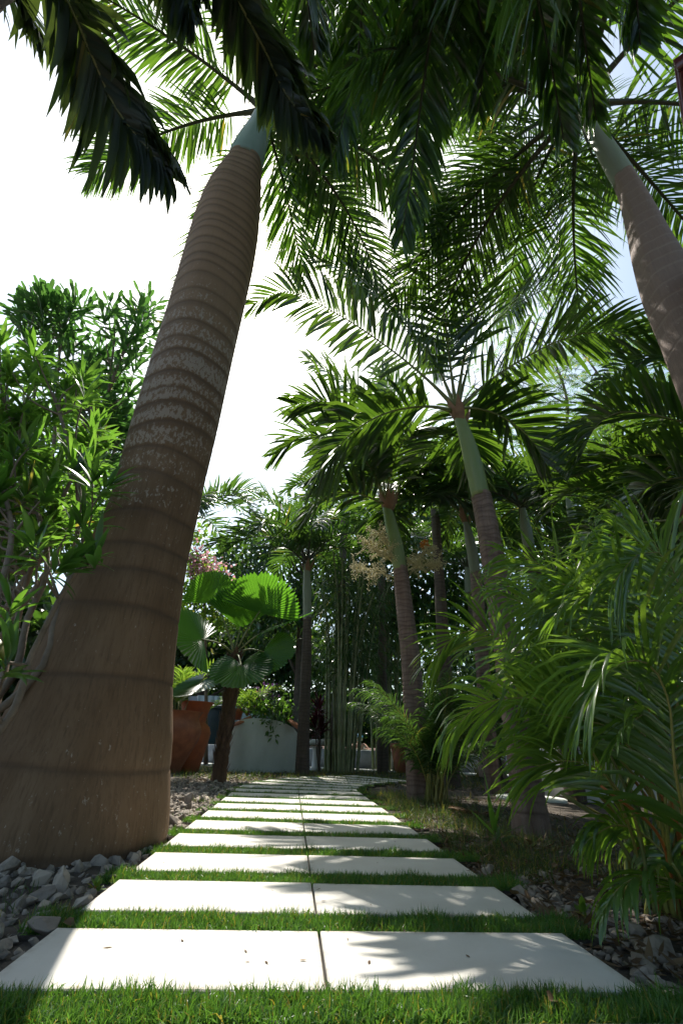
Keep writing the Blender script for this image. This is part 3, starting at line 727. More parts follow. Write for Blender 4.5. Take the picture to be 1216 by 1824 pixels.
# ---- palm with cream flowers
Y4 = 6.7
g4 = np.array([at(740, 1250, Y4)[0], Y4, -.05]); hub4 = at(686, 892, Y4)
tp = [g4, at(733, 1200, Y4), at(722, 1100, Y4), at(712, 1010, Y4)]
F4 = [pxc([(688, 900, Y4), (662, 850, Y4), (605, 795, Y4), (545, 775, Y4), (492, 808, Y4)]), pxc([(688, 900, Y4), (672, 800, Y4), (625, 695, Y4), (548, 640, Y4 + .2)]),
      pxc([(688, 900, Y4), (722, 860, Y4), (770, 825, Y4), (842, 818, Y4)]), pxc([(688, 900, Y4), (705, 820, Y4 + .2), (712, 740, Y4 + .3), (680, 660, Y4 + .3)]),
      pxc([(688, 900, Y4), (640, 880, Y4 - .3), (590, 880, Y4 - .5), (545, 920, Y4 - .6)]), pxc([(688, 900, Y4), (730, 890, Y4 + .4), (800, 880, Y4 + .6), (850, 920, Y4 + .7)]),
      pxc([(688, 900, Y4), (650, 790, Y4 - .4), (590, 720, Y4 - .6), (520, 720, Y4 - .8)]),
      gfrond(hub4, 10, 45, 2.0, 100), gfrond(hub4, 170, 50, 1.9, 95), gfrond(hub4, -150, 40, 1.9, 100), gfrond(hub4, 40, 62, 1.9, 70)]
t4 = adonidia('palm with cream flower sprays below its green shaft, beside the bamboo', g4, tp, [.15, .125, .115, .105], [at(712, 1014, Y4), at(706, 980, Y4), at(695, 930, Y4), hub4], [.105, .115, .095, .06], [dict(c=f, lifts=(-5, 24)) for f in F4], Lk=1.3, wk=1.35)
def spray(parent, base, dirs, L, name, mats):
    mb = MB()
    for d in dirs:
        d = nrm(d); n1 = 9
        P = catmull([base, base + d * L * .4 + [0, 0, .02], base + d * L * .75, base + d * L + [0, 0, -.05 * L]], 12)
        tube(mb, P, np.linspace(.016, .005, 12), 5)
        for k in range(3, 12):
            for q in range(3):
                b = nrm(d * .7 + rng.normal(0, .75, 3) + [0, 0, .25]); l = L * .42 * rng.uniform(.5, 1)
                Q = catmull([P[k], P[k] + b * l * .5, P[k] + b * l + [0, 0, -.03]], 5); tube(mb, Q, np.linspace(.005, .0035, 5), 4)
                n = 26; s = rng.integers(1, 5, n)
                pp = Q[s] + rng.normal(0, .022, (n, 3))
                for x in pp: mb.add(x + .0095 * np.array([(1, 0, 0), (-1, 0, 0), (0, 1, 0), (0, -1, 0), (0, 0, 1), (0, 0, -1)]), None, [(0, 2, 4), (2, 1, 4), (1, 3, 4), (3, 0, 4), (2, 0, 5), (1, 2, 5), (3, 1, 5), (0, 3, 5)])
    return mb.build(name, mats, parent, smooth=False)
spray(t4, at(709, 1010, Y4), [(-.8, -.2, .55), (-.55, -.4, .8)], .62, 'flower_spray', CREAM)
spray(t4, at(707, 1030, Y4), [(-1, -.25, .12)], .66, 'flower_spray', CREAM)
spray(t4, at(716, 1020, Y4), [(.75, -.2, .65), (.9, -.3, .25)], .56, 'flower_spray', CREAM)
spray(t4, at(752, 975, Y4 + .1), [(.3, 0, .5)], .11, 'fruit_spray', ORANGE)['label'] = 'small orange fruit spray'

# ---- dark slim palm by the planter
Y5 = 11.2
g5 = np.array([at(538, 1372, Y5)[0], Y5, -.05]); hub5 = at(546, 1000, Y5)
F5 = [pxc([(546, 1005, Y5), (522, 955, Y5), (462, 935, Y5), (375, 972, Y5 - .2)]), pxc([(546, 1005, Y5), (560, 950, Y5), (600, 920, Y5), (650, 950, Y5)]),
      pxc([(546, 1005, Y5), (520, 930, Y5), (470, 890, Y5), (410, 900, Y5)]), pxc([(546, 1005, Y5), (560, 920, Y5), (580, 850, Y5), (560, 800, Y5)]),
      pxc([(546, 1005, Y5), (510, 975, Y5 - .6), (480, 985, Y5 - 1), (462, 1050, Y5 - 1.2)])] + [gfrond(hub5, a, 50, 2.4, 110) for a in (20, 70, 120, 170, -150, -100, -30)]
adonidia('slim dark trunked palm standing between the round planter and the bamboo', g5, [g5, at(540, 1300, Y5), at(545, 1180, Y5), at(547, 1100, Y5)], [.15, .12, .11, .1], [at(547, 1104, Y5), at(547, 1060, Y5), hub5], [.1, .11, .07], F5, 'back', BARK_DARK, SHAFT_P, .07, 1.15, 1.15)

# ---- thin pale palm behind the middle palm
Y7 = 8.2
g7 = np.array([at(862, 1250, Y7)[0], Y7, -.05]); hub7 = at(826, 915, Y7)
adonidia('pale grey stemmed palm half hidden behind the middle palm trunk', g7, [g7, at(857, 1160, Y7), at(850, 1060, Y7), at(846, 1020, Y7)], [.12, .1, .1, .1], [at(846, 1022, Y7), at(838, 970, Y7), hub7], [.1, .1, .05],
         [gfrond(hub7, a, e, 1.9, 105) for a, e in ((-90, 40), (-50, 55), (0, 50), (50, 45), (90, 40), (130, 50), (180, 55), (-140, 50))], 'adon', BARK_ADON, SHAFT_P, .06, 1.1, 1.1)

# ---- palms outside the right edge, fronds arching in
YR = 3.6
bR = np.array([at(1390, 900, YR)[0], YR, -.05]); hubR = at(1390, 800, YR)
FR = [pxc([(1390, 800, YR), (1300, 775, YR), (1216, 752, YR), (1150, 737, YR), (1100, 735, YR), (1060, 760, YR), (1030, 820, YR)]),
      pxc([(1390, 800, YR), (1300, 800, YR + .4), (1216, 808, YR + .6), (1120, 815, YR + .7), (1020, 850, YR + .8)]),
      pxc([(1390, 800, YR), (1310, 690, YR + .3), (1220, 640, YR + .5), (1140, 640, YR + .6), (1060, 690, YR + .6)]),
      pxc([(1390, 800, YR), (1290, 860, YR - .4), (1216, 850, YR - .5), (1150, 870, YR - .5), (1100, 930, YR - .5)]),
      gfrond(hubR, -70, 55, 2.0, 90), gfrond(hubR, 0, 45, 1.9, 95), gfrond(hubR, 90, 45, 1.9, 95), gfrond(hubR, 150, 55, 1.8, 90), gfrond(hubR, -30, 35, 2.0, 95)]
adonidia('palm standing beyond the right edge with backlit fronds arching into the picture', bR, [bR, bR + [0, 0, .4], bR + [0, 0, 1.2], np.array([hubR[0], YR, hubR[2] - .75])], [.15, .12, .1, .09], [np.array([hubR[0], YR, hubR[2] - .77]), np.array([hubR[0], YR, hubR[2] - .3]), hubR], [.09, .095, .05], FR, Lk=1.05)
YS = 5.3
bS = np.array([at(1230, 1000, YS)[0], YS, -.05]); hubS = at(1215, 925, YS)
FS = [pxc([(1215, 925, YS), (1160, 905, YS), (1103, 884, YS), (1056, 868, YS), (1015, 872, YS), (975, 915, YS)]), pxc([(1215, 925, YS), (1150, 850, YS + .3), (1080, 815, YS + .4), (1000, 830, YS + .5), (950, 880, YS + .5)]),
      pxc([(1215, 925, YS), (1140, 930, YS - .3), (1070, 945, YS - .4), (1010, 1000, YS - .4)])] + [gfrond(hubS, a, e, 1.9, 100) for a, e in ((-20, 50), (30, 50), (80, 45), (130, 50), (-170, 55), (-120, 55), (-75, 65))]
adonidia('shorter palm on the right with dark drooping fronds below the backlit ones', bS, [bS, bS + [0, 0, .5], np.array([hubS[0] + .02, YS, hubS[2] - .7])], [.15, .12, .1], [np.array([hubS[0] + .02, YS, hubS[2] - .72]), hubS - [0, 0, .3], hubS], [.1, .1, .05], FS, Lk=1.1)

# ---- background palms
BG = [(335, 10.6, 925, 'palm crown showing between the big trunk and the slim dark palm'), (615, 13.2, 880, 'background palm whose stem hides behind the wider bamboo clump'), (770, 9.5, 840, 'background palm between the flowering palm and the middle palm'),
      (930, 7.5, 905, 'background palm just right of the middle palm trunk'), (1010, 9.5, 880, 'background palm in front of the feathery tree'), (680, 13.5, 985, 'far palm rising above the bamboo clumps'),
      (830, 13.0, 1010, 'far low palm behind the pale stemmed palm'), (1100, 8.0, 1010, 'low dark palm behind the big green clump on the right')]
for x, Yb, yh, lab in BG:
    hb = at(x, yh, Yb); g = np.array([hb[0] + rng.normal(0, .15), Yb, -.05])
    az0 = rng.uniform(0, 360)
    fr = [gfrond(hb, az0 + k * 360 / 11 + rng.normal(0, 10), rng.uniform(28, 66), rng.uniform(1.8, 2.4), rng.uniform(85, 115)) for k in range(11)]
    adonidia(lab, g, [g, g * [1, 1, 0] + [0, 0, hb[2] * .4], hb - [0, 0, .8]], [.15, .12, .1], [hb - [0, 0, .82], hb - [0, 0, .4], hb], [.1, .1, .05], fr, 'back', BARK_DARK, SHAFT_P, .08, 1.0, 1.0, .9, group='palms in the background', sheath=False, sides=16)
#@@END_PALMS

#@@ARECA
def clump(label, base, fronds, sty='areca', canes=(), name='areca_palm', group=None, **kw):
    t = thing(name, label, 'palm', base, group)
    for c in fronds:
        k2 = dict(kw)
        if isinstance(c, dict): k2.update(c); c = k2.pop('c')
        frond(t, c, sty, **k2)
    for c, r, m in canes:
        mb = MB(); tube(mb, catmull(c, 14), np.linspace(r, r * .6, 14), 7); mb.build('cane', m, t)
    return t
YA = 2.25
bA = gp(1262, 1640, -.04); bA = np.array([bA[0] , bA[1], -.05])
def ga(dx, dy): return bA + [dx, dy, 0]
FA = [dict(c=np.vstack([ga(-.1, .1), pxc([(1180, 1400, 2.3), (1120, 1210, 2.3), (1020, 1120, 2.25), (960, 1085, 2.2), (905, 1065, 2.15)])])),
      dict(c=np.vstack([ga(-.12, .0), pxc([(1150, 1400, 2.2), (1060, 1290, 2.2), (990, 1250, 2.2), (922, 1243, 2.15), (855, 1255, 2.1), (805, 1300, 2.05)])]), droop=1.2, Lk=.8),
      dict(c=np.vstack([ga(-.1, .2), pxc([(1130, 1420, 2.6), (1010, 1250, 2.75), (920, 1155, 2.8), (865, 1124, 2.8), (815, 1130, 2.8), (765, 1180, 2.8)])]), droop=.7),
      dict(c=np.vstack([ga(-.06, .1), pxc([(1190, 1380, 2.35), (1130, 1200, 2.4), (1050, 1142, 2.35), (985, 1160, 2.3), (915, 1200, 2.25)])])),
      dict(c=np.vstack([ga(-.14, .0), pxc([(1170, 1440, 2.15), (1103, 1310, 2.1), (1020, 1280, 2.05), (960, 1272, 2.0)])]), droop=.5),
      dict(c=np.vstack([ga(-.15, .1), pxc([(1130, 1460, 2.2), (1070, 1375, 2.2), (1010, 1355, 2.15), (955, 1365, 2.1)])]), droop=.6, Lk=.8),
      dict(c=np.vstack([ga(-.1, .05), pxc([(1185, 1450, 2.1), (1180, 1250, 2.05), (1120, 1120, 2.0), (1060, 1060, 2.0), (1000, 1040, 2.0)])])),
      dict(c=np.vstack([ga(-.05, .0), pxc([(1220, 1400, 2.1), (1220, 1180, 2.0), (1190, 1020, 1.95), (1130, 960, 1.9), (1070, 960, 1.85)])])),
      dict(c=np.vstack([ga(0, .1), pxc([(1230, 1300, 2.2), (1210, 1080, 2.2), (1160, 960, 2.2), (1110, 930, 2.2)])])),
      dict(c=np.vstack([ga(-.05, .1), pxc([(1170, 1380, 2.3), (1110, 1200, 2.3), (1050, 1150, 2.3), (985, 1180, 2.2), (950, 1250, 2.2)])]), droop=1.2),
      dict(c=np.vstack([ga(-.02, -.1), pxc([(1210, 1420, 1.8), (1190, 1250, 1.7), (1150, 1180, 1.65), (1090, 1190, 1.6), (1050, 1250, 1.6)])]), droop=1.1)]
for q in ([(1215, 1450, 2.6), (1180, 1220, 2.7), (1110, 1080, 2.7), (1040, 1030, 2.6), (960, 1035, 2.6)], [(1190, 1420, 2.5), (1130, 1240, 2.6), (1040, 1090, 2.6), (970, 1010, 2.6), (900, 985, 2.6)],
          [(1225, 1400, 2.0), (1200, 1220, 1.95), (1150, 1100, 1.9), (1080, 1050, 1.9), (1010, 1080, 1.85)], [(1230, 1300, 1.9), (1225, 1120, 1.85), (1190, 1000, 1.8), (1140, 985, 1.8), (1090, 1040, 1.75)],
          [(1225, 1480, 1.9), (1200, 1340, 1.85), (1160, 1270, 1.8), (1120, 1290, 1.75)]):
    FA.append(dict(c=np.vstack([ga(rng.normal(-.08, .06), rng.normal(0, .1)), pxc(q)]), droop=1.05))
FA.append(dict(c=np.vstack([ga(-.05, -.1), pxc([(1225, 1590, 1.9), (1165, 1560, 1.85), (1110, 1575, 1.8), (1075, 1620, 1.78)])]), t0=.3, Lk=.5, droop=1.4))
FA.append(dict(c=np.vstack([ga(-.05, .05), pxc([(1210, 1560, 2.2), (1150, 1490, 2.25), (1095, 1470, 2.25), (1040, 1500, 2.2)])]), t0=.35, Lk=.5))
0 and FA.append(dict(c=np.vstack([ga(-.02, -.05), pxc([(1235, 1540, 1.9), (1200, 1450, 1.85), (1140, 1410, 1.8), (1080, 1440, 1.75)])]), t0=.4, Lk=.65))
for k in range(5):
    az = rng.uniform(-50, 90); FA.append(dict(c=gfrond(bA + [rng.normal(0, .12), rng.normal(0, .15), 0], az, rng.uniform(62, 86), rng.uniform(1.4, 2.1), rng.uniform(50, 100), n=9)))
canesA = []
for k in range(16):
    e = at(1000 + 200 * (k / 15) + rng.normal(0, 8), 1400 - 260 * (k / 15) + rng.normal(0, 25), rng.uniform(1.95, 2.35)); b_ = bA + [rng.normal(-.12, .07), rng.normal(0, .12), 0]
    canesA.append(([b_, (b_ + e) / 2 + [.03, 0, .07], e], rng.uniform(.007, .011), (STALK_Y, STALK_G, STALK_Y, STALK_O)[k % 4]))
for (x, y, Yc, r, m) in [(1060, 1310, 2.2, .009, STALK_O), (1040, 1360, 2.25, .008, STALK_Y), (1010, 1420, 2.3, .008, STALK_Y), (1120, 1250, 2.2, .010, STALK_Y), (1185, 1200, 2.0, .011, STALK_Y), (1160, 1170, 2.1, .010, STALK_Y), (1085, 1330, 2.1, .009, STALK_Y), (1140, 1100, 2.3, .009, STALK_G), (1070, 1400, 2.0, .008, STALK_O)]:
    e = at(x, y, Yc); canesA.append(([bA + [rng.normal(-.1, .06), rng.normal(0, .1), 0], (bA + e) / 2 + [.03, 0, .06], e], r, m))
clump('large glossy green many stemmed palm clump filling the right foreground', bA, FA, canes=canesA)
gm = gp(775, 1432, -.05)
clump('low feathery palm clump at the right edge of the path in the middle distance', gm,
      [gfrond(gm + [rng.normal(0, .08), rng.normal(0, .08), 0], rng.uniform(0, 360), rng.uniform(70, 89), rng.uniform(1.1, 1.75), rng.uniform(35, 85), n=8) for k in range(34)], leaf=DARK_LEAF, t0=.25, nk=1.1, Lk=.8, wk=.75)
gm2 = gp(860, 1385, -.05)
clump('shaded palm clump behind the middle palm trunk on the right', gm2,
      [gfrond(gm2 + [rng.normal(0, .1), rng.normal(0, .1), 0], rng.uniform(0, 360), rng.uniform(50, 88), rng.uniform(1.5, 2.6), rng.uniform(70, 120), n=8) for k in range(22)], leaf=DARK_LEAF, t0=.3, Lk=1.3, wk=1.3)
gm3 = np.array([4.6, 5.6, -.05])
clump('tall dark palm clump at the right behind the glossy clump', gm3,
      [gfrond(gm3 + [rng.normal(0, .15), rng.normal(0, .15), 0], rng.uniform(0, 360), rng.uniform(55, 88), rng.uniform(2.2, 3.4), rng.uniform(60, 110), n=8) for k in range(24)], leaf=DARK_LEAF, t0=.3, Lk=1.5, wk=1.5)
#@@END_ARECA

# ------------------------------------------------------------------ shrubs and broadleaf trees
def rosettes(mb, tips, dirs, nl, L, w_, prof, droop, fold=.15, spread=1.0):
    n = len(tips)
    tips = np.repeat(tips, nl, 0); dirs = np.repeat(nrm(dirs), nl, 0); m = n * nl
    rv = rng.standard_normal((m, 3)); rv -= dirs * np.sum(rv * dirs, 1, keepdims=True); rv = nrm(rv)
    k = np.tile(np.linspace(0, 1, nl), n)
    out = spread * (.25 + .95 * k)
    D = nrm(dirs * (1.05 - .75 * k)[:, None] + rv * out[:, None])
    P = tips - dirs * (k * L * .45)[:, None]
    W = np.cross(D, dirs) + .1 * rng.standard_normal((m, 3))
    ribbons(mb, P, D, W, L * rng.uniform(.7, 1.15, m), w_ * rng.uniform(.8, 1.2, m), prof, droop * rng.uniform(.4, 1.5, m), 1.2, fold)
def shrub(name, label, cat, base, stems, tips, leaf, bark, nl, L, w_, prof, droop, r0=.03, group=None, br=.006, upk=.7, spread=1.0, blossoms=None):
    t = thing(name, label, cat, base, group)
    tips = np.asarray(tips); mbB = MB(); dirs = np.zeros_like(tips)
    SP = [catmull(s, 30) for s in stems]
    for s in SP: tube(mbB, s, np.linspace(r0, r0 * .4, 30), 8)
    for k, tip in enumerate(tips):
        best = None
        for s in SP:
            d = np.linalg.norm(s - tip, axis=1) + .7 * np.maximum(0, s[:, 2] - tip[2] + .15)
            i = int(np.argmin(d)); i = max(1, i - 2)
            if best is None or d.min() < best[0]: best = (d.min(), s[i])
        a = best[1]; v = tip - a
        mid = a + v * .55 + np.array([0, 0, -.12 * np.linalg.norm(v)]) + rng.normal(0, .04, 3)
        Q = catmull([a, mid, tip], 8); tube(mbB, Q, np.linspace(br * 1.6, br * .7, 8), 5, cap=False)
        dirs[k] = nrm(Q[-1] - Q[-2]) + np.array([0, 0, upk])
    mbB.build('branches', bark, t)
    mb = MB(); rosettes(mb, tips, dirs, nl, L, w_, prof, droop, spread=spread); mb.build('foliage', leaf, t)
    if blossoms:
        m, nn, s = blossoms; mb = MB(); k = rng.integers(0, len(tips), nn)
        P = tips[k] + rng.normal(0, L * .5, (nn, 3)); D = rng.standard_normal((nn, 3)); ribbons(mb, P, D, rng.standard_normal((nn, 3)), s, s * .8, 'oval', .2); mb.build('blossoms', m, t)
    return t
def inpoly(x, y, poly):
    c = False; j = len(poly) - 1
    for i in range(len(poly)):
        if (poly[i][1] > y) != (poly[j][1] > y) and x < (poly[j][0] - poly[i][0]) * (y - poly[i][1]) / (poly[j][1] - poly[i][1]) + poly[i][0]: c = not c
        j = i
    return c
def fill(poly, n, Y0, Y1_):
    xs = [p[0] for p in poly]; ys = [p[1] for p in poly]; out = []
    while len(out) < n:
        x, y = rng.uniform(min(xs), max(xs)), rng.uniform(min(ys), max(ys))
        if inpoly(x, y, poly): out.append(at(x, y, rng.uniform(Y0, Y1_)))
    return np.array(out)
#@@LEFT
# near left shrub
bL = np.array([-2.55, 2.7, -.05])
st = [[bL + [dx, dy, 0]] + list(pxc(p)) for dx, dy, p in (
    (0, 0, [(40, 1230, 2.75), (100, 1100, 2.85), (130, 1000, 2.95), (140, 860, 3.0), (95, 700, 3.0)]),
    (-.1, .1, [(-10, 1250, 2.9), (50, 1100, 3.0), (85, 1000, 3.1), (50, 850, 3.1), (10, 720, 3.2)]),
    (-.15, 0, [(-60, 1200, 2.6), (0, 1050, 2.6), (20, 930, 2.7), (-20, 800, 2.8)]),
    (-.05, -.1, [(-30, 1330, 2.5), (60, 1160, 2.5), (110, 1060, 2.45), (160, 985, 2.4)]),
    (-.2, .15, [(-60, 1350, 3.0), (20, 1150, 3.2), (60, 1000, 3.3), (150, 800, 3.4), (165, 700, 3.5)]))]
tips = np.vstack([fill([(-90, 650), (20, 600), (90, 625), (165, 670), (180, 760), (150, 950), (60, 1000), (-90, 1030)], 92, 2.6, 3.5), fill([(-90, 700), (60, 650), (190, 760), (180, 940), (-90, 1000)], 46, 3.2, 4.0),
                  pxc([(170, 985, 2.4), (120, 1000, 2.35), (190, 865, 2.6), (165, 850, 2.55), (15, 1170, 2.2), (20, 1080, 2.3), (150, 930, 2.5), (60, 975, 2.4)])])
shrub('leafy_shrub', 'tall shrub with long narrow shiny leaves and slanting stems at the left edge', 'shrub', bL, st, tips, SHRUB_LEAF, BRANCH, 15, .235, .038, 'leaf', .6, .028, spread=1.25)
# plumeria behind
bP = np.array([-4.2, 5.0, -.05])
st = [[bP + [dx, 0, 0]] + list(pxc(p)) for dx, p in (
    (0, [(60, 1000, 5.0), (95, 800, 5.0), (105, 640, 5.0), (110, 570, 5.0)]), (.1, [(130, 900, 5.1), (190, 700, 5.1), (255, 560, 5.2)]), (-.1, [(20, 900, 4.9), (60, 720, 4.9), (60, 590, 4.9)]), (.15, [(150, 900, 5.4), (200, 640, 5.4), (205, 560, 5.4)]))]
tips = np.vstack([fill([(35, 555), (70, 525), (150, 530), (185, 560), (262, 535), (285, 570), (255, 640), (225, 760), (120, 720), (60, 640)], 52, 4.6, 5.6), fill([(130, 640), (240, 600), (235, 800), (160, 850)], 40, 5.2, 6.0), pxc([(200, 550, 5.0), (262, 545, 5.1), (120, 545, 5.0), (65, 545, 5.0), (40, 560, 5.0), (150, 545, 5.0), (240, 560, 5.3), (88, 535, 5.2)])])
shrub('plumeria_tree', 'plumeria tree with paddle tipped leaves rising behind the narrow leaved shrub', 'tree', bP, st, tips, FIDDLE_LEAF, BRANCH, 15, .38, .07, 'fiddle', .3, .035, upk=1.0, spread=1.15)
#@@END_LEFT

def broadleaf(name, label, cat, base, clumps, leaf, bark, per, L, w_, r0=.12, group=None, trunk_top=None, flat=.8):
    """clumps: (centre, radius)"""
    t = thing(name, label, cat, base, group)
    base = np.asarray(base, float)
    top = np.mean([c for c, r in clumps], 0) if trunk_top is None else np.asarray(trunk_top)
    mb = MB(); P = catmull([base, base * .6 + top * .4 + rng.normal(0, .1, 3), top], 14); tube(mb, P, np.linspace(r0, r0 * .45, 14), 10)
    for c, r in clumps:
        i = rng.integers(5, 13); Q = catmull([P[i], (P[i] + c) / 2 + rng.normal(0, .15, 3), c], 8); tube(mb, Q, np.linspace(r0 * .38, r0 * .08, 8), 6)
        for k in range(4):
            e = c + nrm(rng.standard_normal(3)) * r * .8; Q2 = catmull([Q[5], (Q[5] + e) / 2 + rng.normal(0, .08, 3), e], 5); tube(mb, Q2, np.linspace(r0 * .1, r0 * .03, 5), 4, cap=False)
    mb.build('trunk', bark, t)
    mb = MB()
    for c, r in clumps:
        n = int(per * r * r)
        d = nrm(rng.standard_normal((n, 3))); rr = r * rng.random((n, 1)) ** .45 * (1 + .3 * np.sin(d[:, :1] * 5 + d[:, 1:2] * 7))
        p = c + d * rr * [1, 1, flat]
        D = nrm(d * .6 + rng.normal(0, .6, (n, 3)) + [0, 0, -.15]); W = rng.standard_normal((n, 3))
        ribbons(mb, p, D, W, L * rng.uniform(.6, 1.2, n), w_ * rng.uniform(.7, 1.2, n), 'oval', rng.uniform(.1, .9, n), 1.0, .12)
    mb.build('crown', leaf, t)
    return t
def cl(lst): return [(at(x, y, Yc), r) for x, y, Yc, r in lst]
#@@BACK
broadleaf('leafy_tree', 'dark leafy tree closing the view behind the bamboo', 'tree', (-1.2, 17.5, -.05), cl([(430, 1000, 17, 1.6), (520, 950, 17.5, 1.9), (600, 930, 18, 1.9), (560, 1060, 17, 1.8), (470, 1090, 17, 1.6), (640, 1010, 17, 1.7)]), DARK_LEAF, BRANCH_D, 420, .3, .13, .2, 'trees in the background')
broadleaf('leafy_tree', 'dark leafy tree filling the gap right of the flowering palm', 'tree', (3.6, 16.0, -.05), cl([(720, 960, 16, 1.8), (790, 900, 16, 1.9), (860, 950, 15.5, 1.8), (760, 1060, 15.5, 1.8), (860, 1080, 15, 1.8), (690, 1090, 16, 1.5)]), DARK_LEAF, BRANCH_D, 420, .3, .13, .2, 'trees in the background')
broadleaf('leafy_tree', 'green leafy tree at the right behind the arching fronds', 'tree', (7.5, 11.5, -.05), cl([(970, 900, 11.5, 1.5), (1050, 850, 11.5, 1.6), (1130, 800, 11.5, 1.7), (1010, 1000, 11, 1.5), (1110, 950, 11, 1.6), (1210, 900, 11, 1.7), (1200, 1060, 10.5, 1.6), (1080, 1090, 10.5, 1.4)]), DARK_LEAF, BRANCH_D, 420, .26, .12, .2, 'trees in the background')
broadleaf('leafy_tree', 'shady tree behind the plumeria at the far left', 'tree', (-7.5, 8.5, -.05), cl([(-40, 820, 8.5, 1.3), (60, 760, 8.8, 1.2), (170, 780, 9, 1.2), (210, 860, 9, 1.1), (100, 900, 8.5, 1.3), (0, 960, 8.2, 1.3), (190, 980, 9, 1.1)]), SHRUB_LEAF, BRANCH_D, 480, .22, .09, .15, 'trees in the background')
broadleaf('bougainvillea', 'pale pink flowering bush glowing in the sun behind the fan palm', 'bush', at(370, 1340, 13.5) * [1, 1, 0], cl([(345, 1000, 13.5, .6), (370, 1040, 13.5, .7), (330, 1060, 13.3, .6), (410, 1060, 13.5, .6), (385, 1100, 13.3, .7), (345, 950, 13.8, .5)]), LIME_LEAF, BRANCH, 1000, .14, .09, .06)
mbf = MB(); nn = 500
cc = np.array([at(x, y, 13.1) for x, y in ((345, 1000), (350, 1015), (375, 1010), (342, 985), (390, 1030), (360, 1025))]); k = rng.integers(0, 6, nn)
ribbons(mbf, cc[k] + rng.normal(0, .22, (nn, 3)), rng.standard_normal((nn, 3)), rng.standard_normal((nn, 3)), .09, .08, 'oval', .2)
mbf.build('blossoms', PINK, bpy.data.objects['bougainvillea'])
broadleaf('leafy_tree', 'low dark tree behind the terracotta urns and the water wall', 'tree', (-6.3, 19.6, -.05), cl([(320, 1120, 19.4, 1.3), (370, 1150, 19.4, 1.3), (425, 1170, 19.4, 1.3), (480, 1160, 19.4, 1.4), (540, 1170, 19.5, 1.3), (300, 1190, 19.3, 1.2), (455, 1110, 19.5, 1.3)]), DARK_LEAF, BRANCH_D, 480, .3, .13, .16, 'trees in the background')
# clipped dark hedge closing off both flanks
def hedge(label, x0, x1, y, h, d=1.0, n=5000, mat=DARK_LEAF):
    t = thing('hedge', label, 'hedge', ((x0 + x1) / 2, y, -.05), 'hedges round the garden')
    mb = MB(); P = np.stack([rng.uniform(x0, x1, n), y + rng.uniform(-d / 2, d / 2, n), rng.uniform(.02, 1, n) ** .8 * h], 1); P[:, 2] += .25 * np.sin(P[:, 0] * 2.1) + .15 * np.sin(P[:, 0] * 5.3)
    ribbons(mb, P, rng.standard_normal((n, 3)) + [0, -.3, 0], rng.standard_normal((n, 3)), rng.uniform(.16, .36, n), rng.uniform(.07, .14, n), 'oval', rng.uniform(0, .8, n))
    mb.build('foliage', mat, t)
    mb = MB()
    for k in range(int((x1 - x0) / .5)):
        x = x0 + .25 + k * .5; tube(mb, catmull([(x, y, -.05), (x + rng.normal(0, .1), y, h * .5), (x + rng.normal(0, .2), y + rng.normal(0, .1), h * .9)], 6), np.linspace(.03, .01, 6), 5)
    mb.build('stems', BRANCH_D, t)
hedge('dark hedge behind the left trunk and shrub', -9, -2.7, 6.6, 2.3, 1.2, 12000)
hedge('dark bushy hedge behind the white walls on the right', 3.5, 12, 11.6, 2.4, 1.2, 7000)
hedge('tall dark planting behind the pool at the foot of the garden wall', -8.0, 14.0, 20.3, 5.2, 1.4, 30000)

# feathery tree (fine bipinnate leaves, bare lower branches)
tF = thing('feathery_tree', 'airy tree with fine feathery leaves and bare branches against the sky at right', 'tree', at(1130, 1200, 9.5) * [1, 1, 0] + [0, 0, -.05])
mb = MB(); Bz = [at(1130, 1200, 9.5) * [1, 1, 0] + [0, 0, -.05]] + list(pxc([(1160, 1050, 9.4), (1120, 960, 9.4), (1060, 860, 9.4), (1000, 800, 9.4), (975, 770, 9.4)]))
tube(mb, catmull(Bz, 30), np.linspace(.17, .06, 30), 10)
ends = []
for path, r in (([(975, 770, 9.4), (930, 735, 9.4), (885, 705, 9.4), (840, 690, 9.5)], .055), ([(1000, 800, 9.4), (1010, 720, 9.3), (985, 640, 9.2), (940, 560, 9.1)], .05), ([(1060, 860, 9.4), (1100, 740, 9.2), (1060, 660, 9.1), (1010, 600, 9.0)], .06), ([(1120, 960, 9.4), (1180, 800, 9.3), (1160, 680, 9.1), (1120, 620, 9.0)], .06),
                ([(985, 640, 9.2), (975, 560, 9.2), (985, 470, 9.2), (965, 370, 9.2)], .02), ([(985, 640, 9.2), (950, 600, 9.2), (900, 590, 9.3)], .02), ([(930, 735, 9.4), (900, 660, 9.3), (870, 620, 9.3)], .02), ([(1010, 720, 9.3), (950, 690, 9.4), (880, 660, 9.4)], .025)):
    Q = catmull(pxc(path), 16); tube(mb, Q, np.linspace(r, r * .25, 16), 7)
    for k in range(5, 16, 1):
        for z in range(2):
            e = Q[k] + rng.normal(0, .45, 3); tube(mb, catmull([Q[k], (Q[k] + e) / 2 + rng.normal(0, .08, 3), e], 5), np.linspace(r * .25 + .003, .004, 5), 4, cap=False); ends.append(e)
mb.build('trunk', BRANCH, tF)
ctr = np.vstack([fill([(880, 690), (960, 640), (1060, 560), (1200, 560), (1216, 760), (1100, 800), (960, 800), (880, 770)], 420, 8.6, 10), np.array(ends)[rng.random(len(ends)) < .7]])
mb = MB()
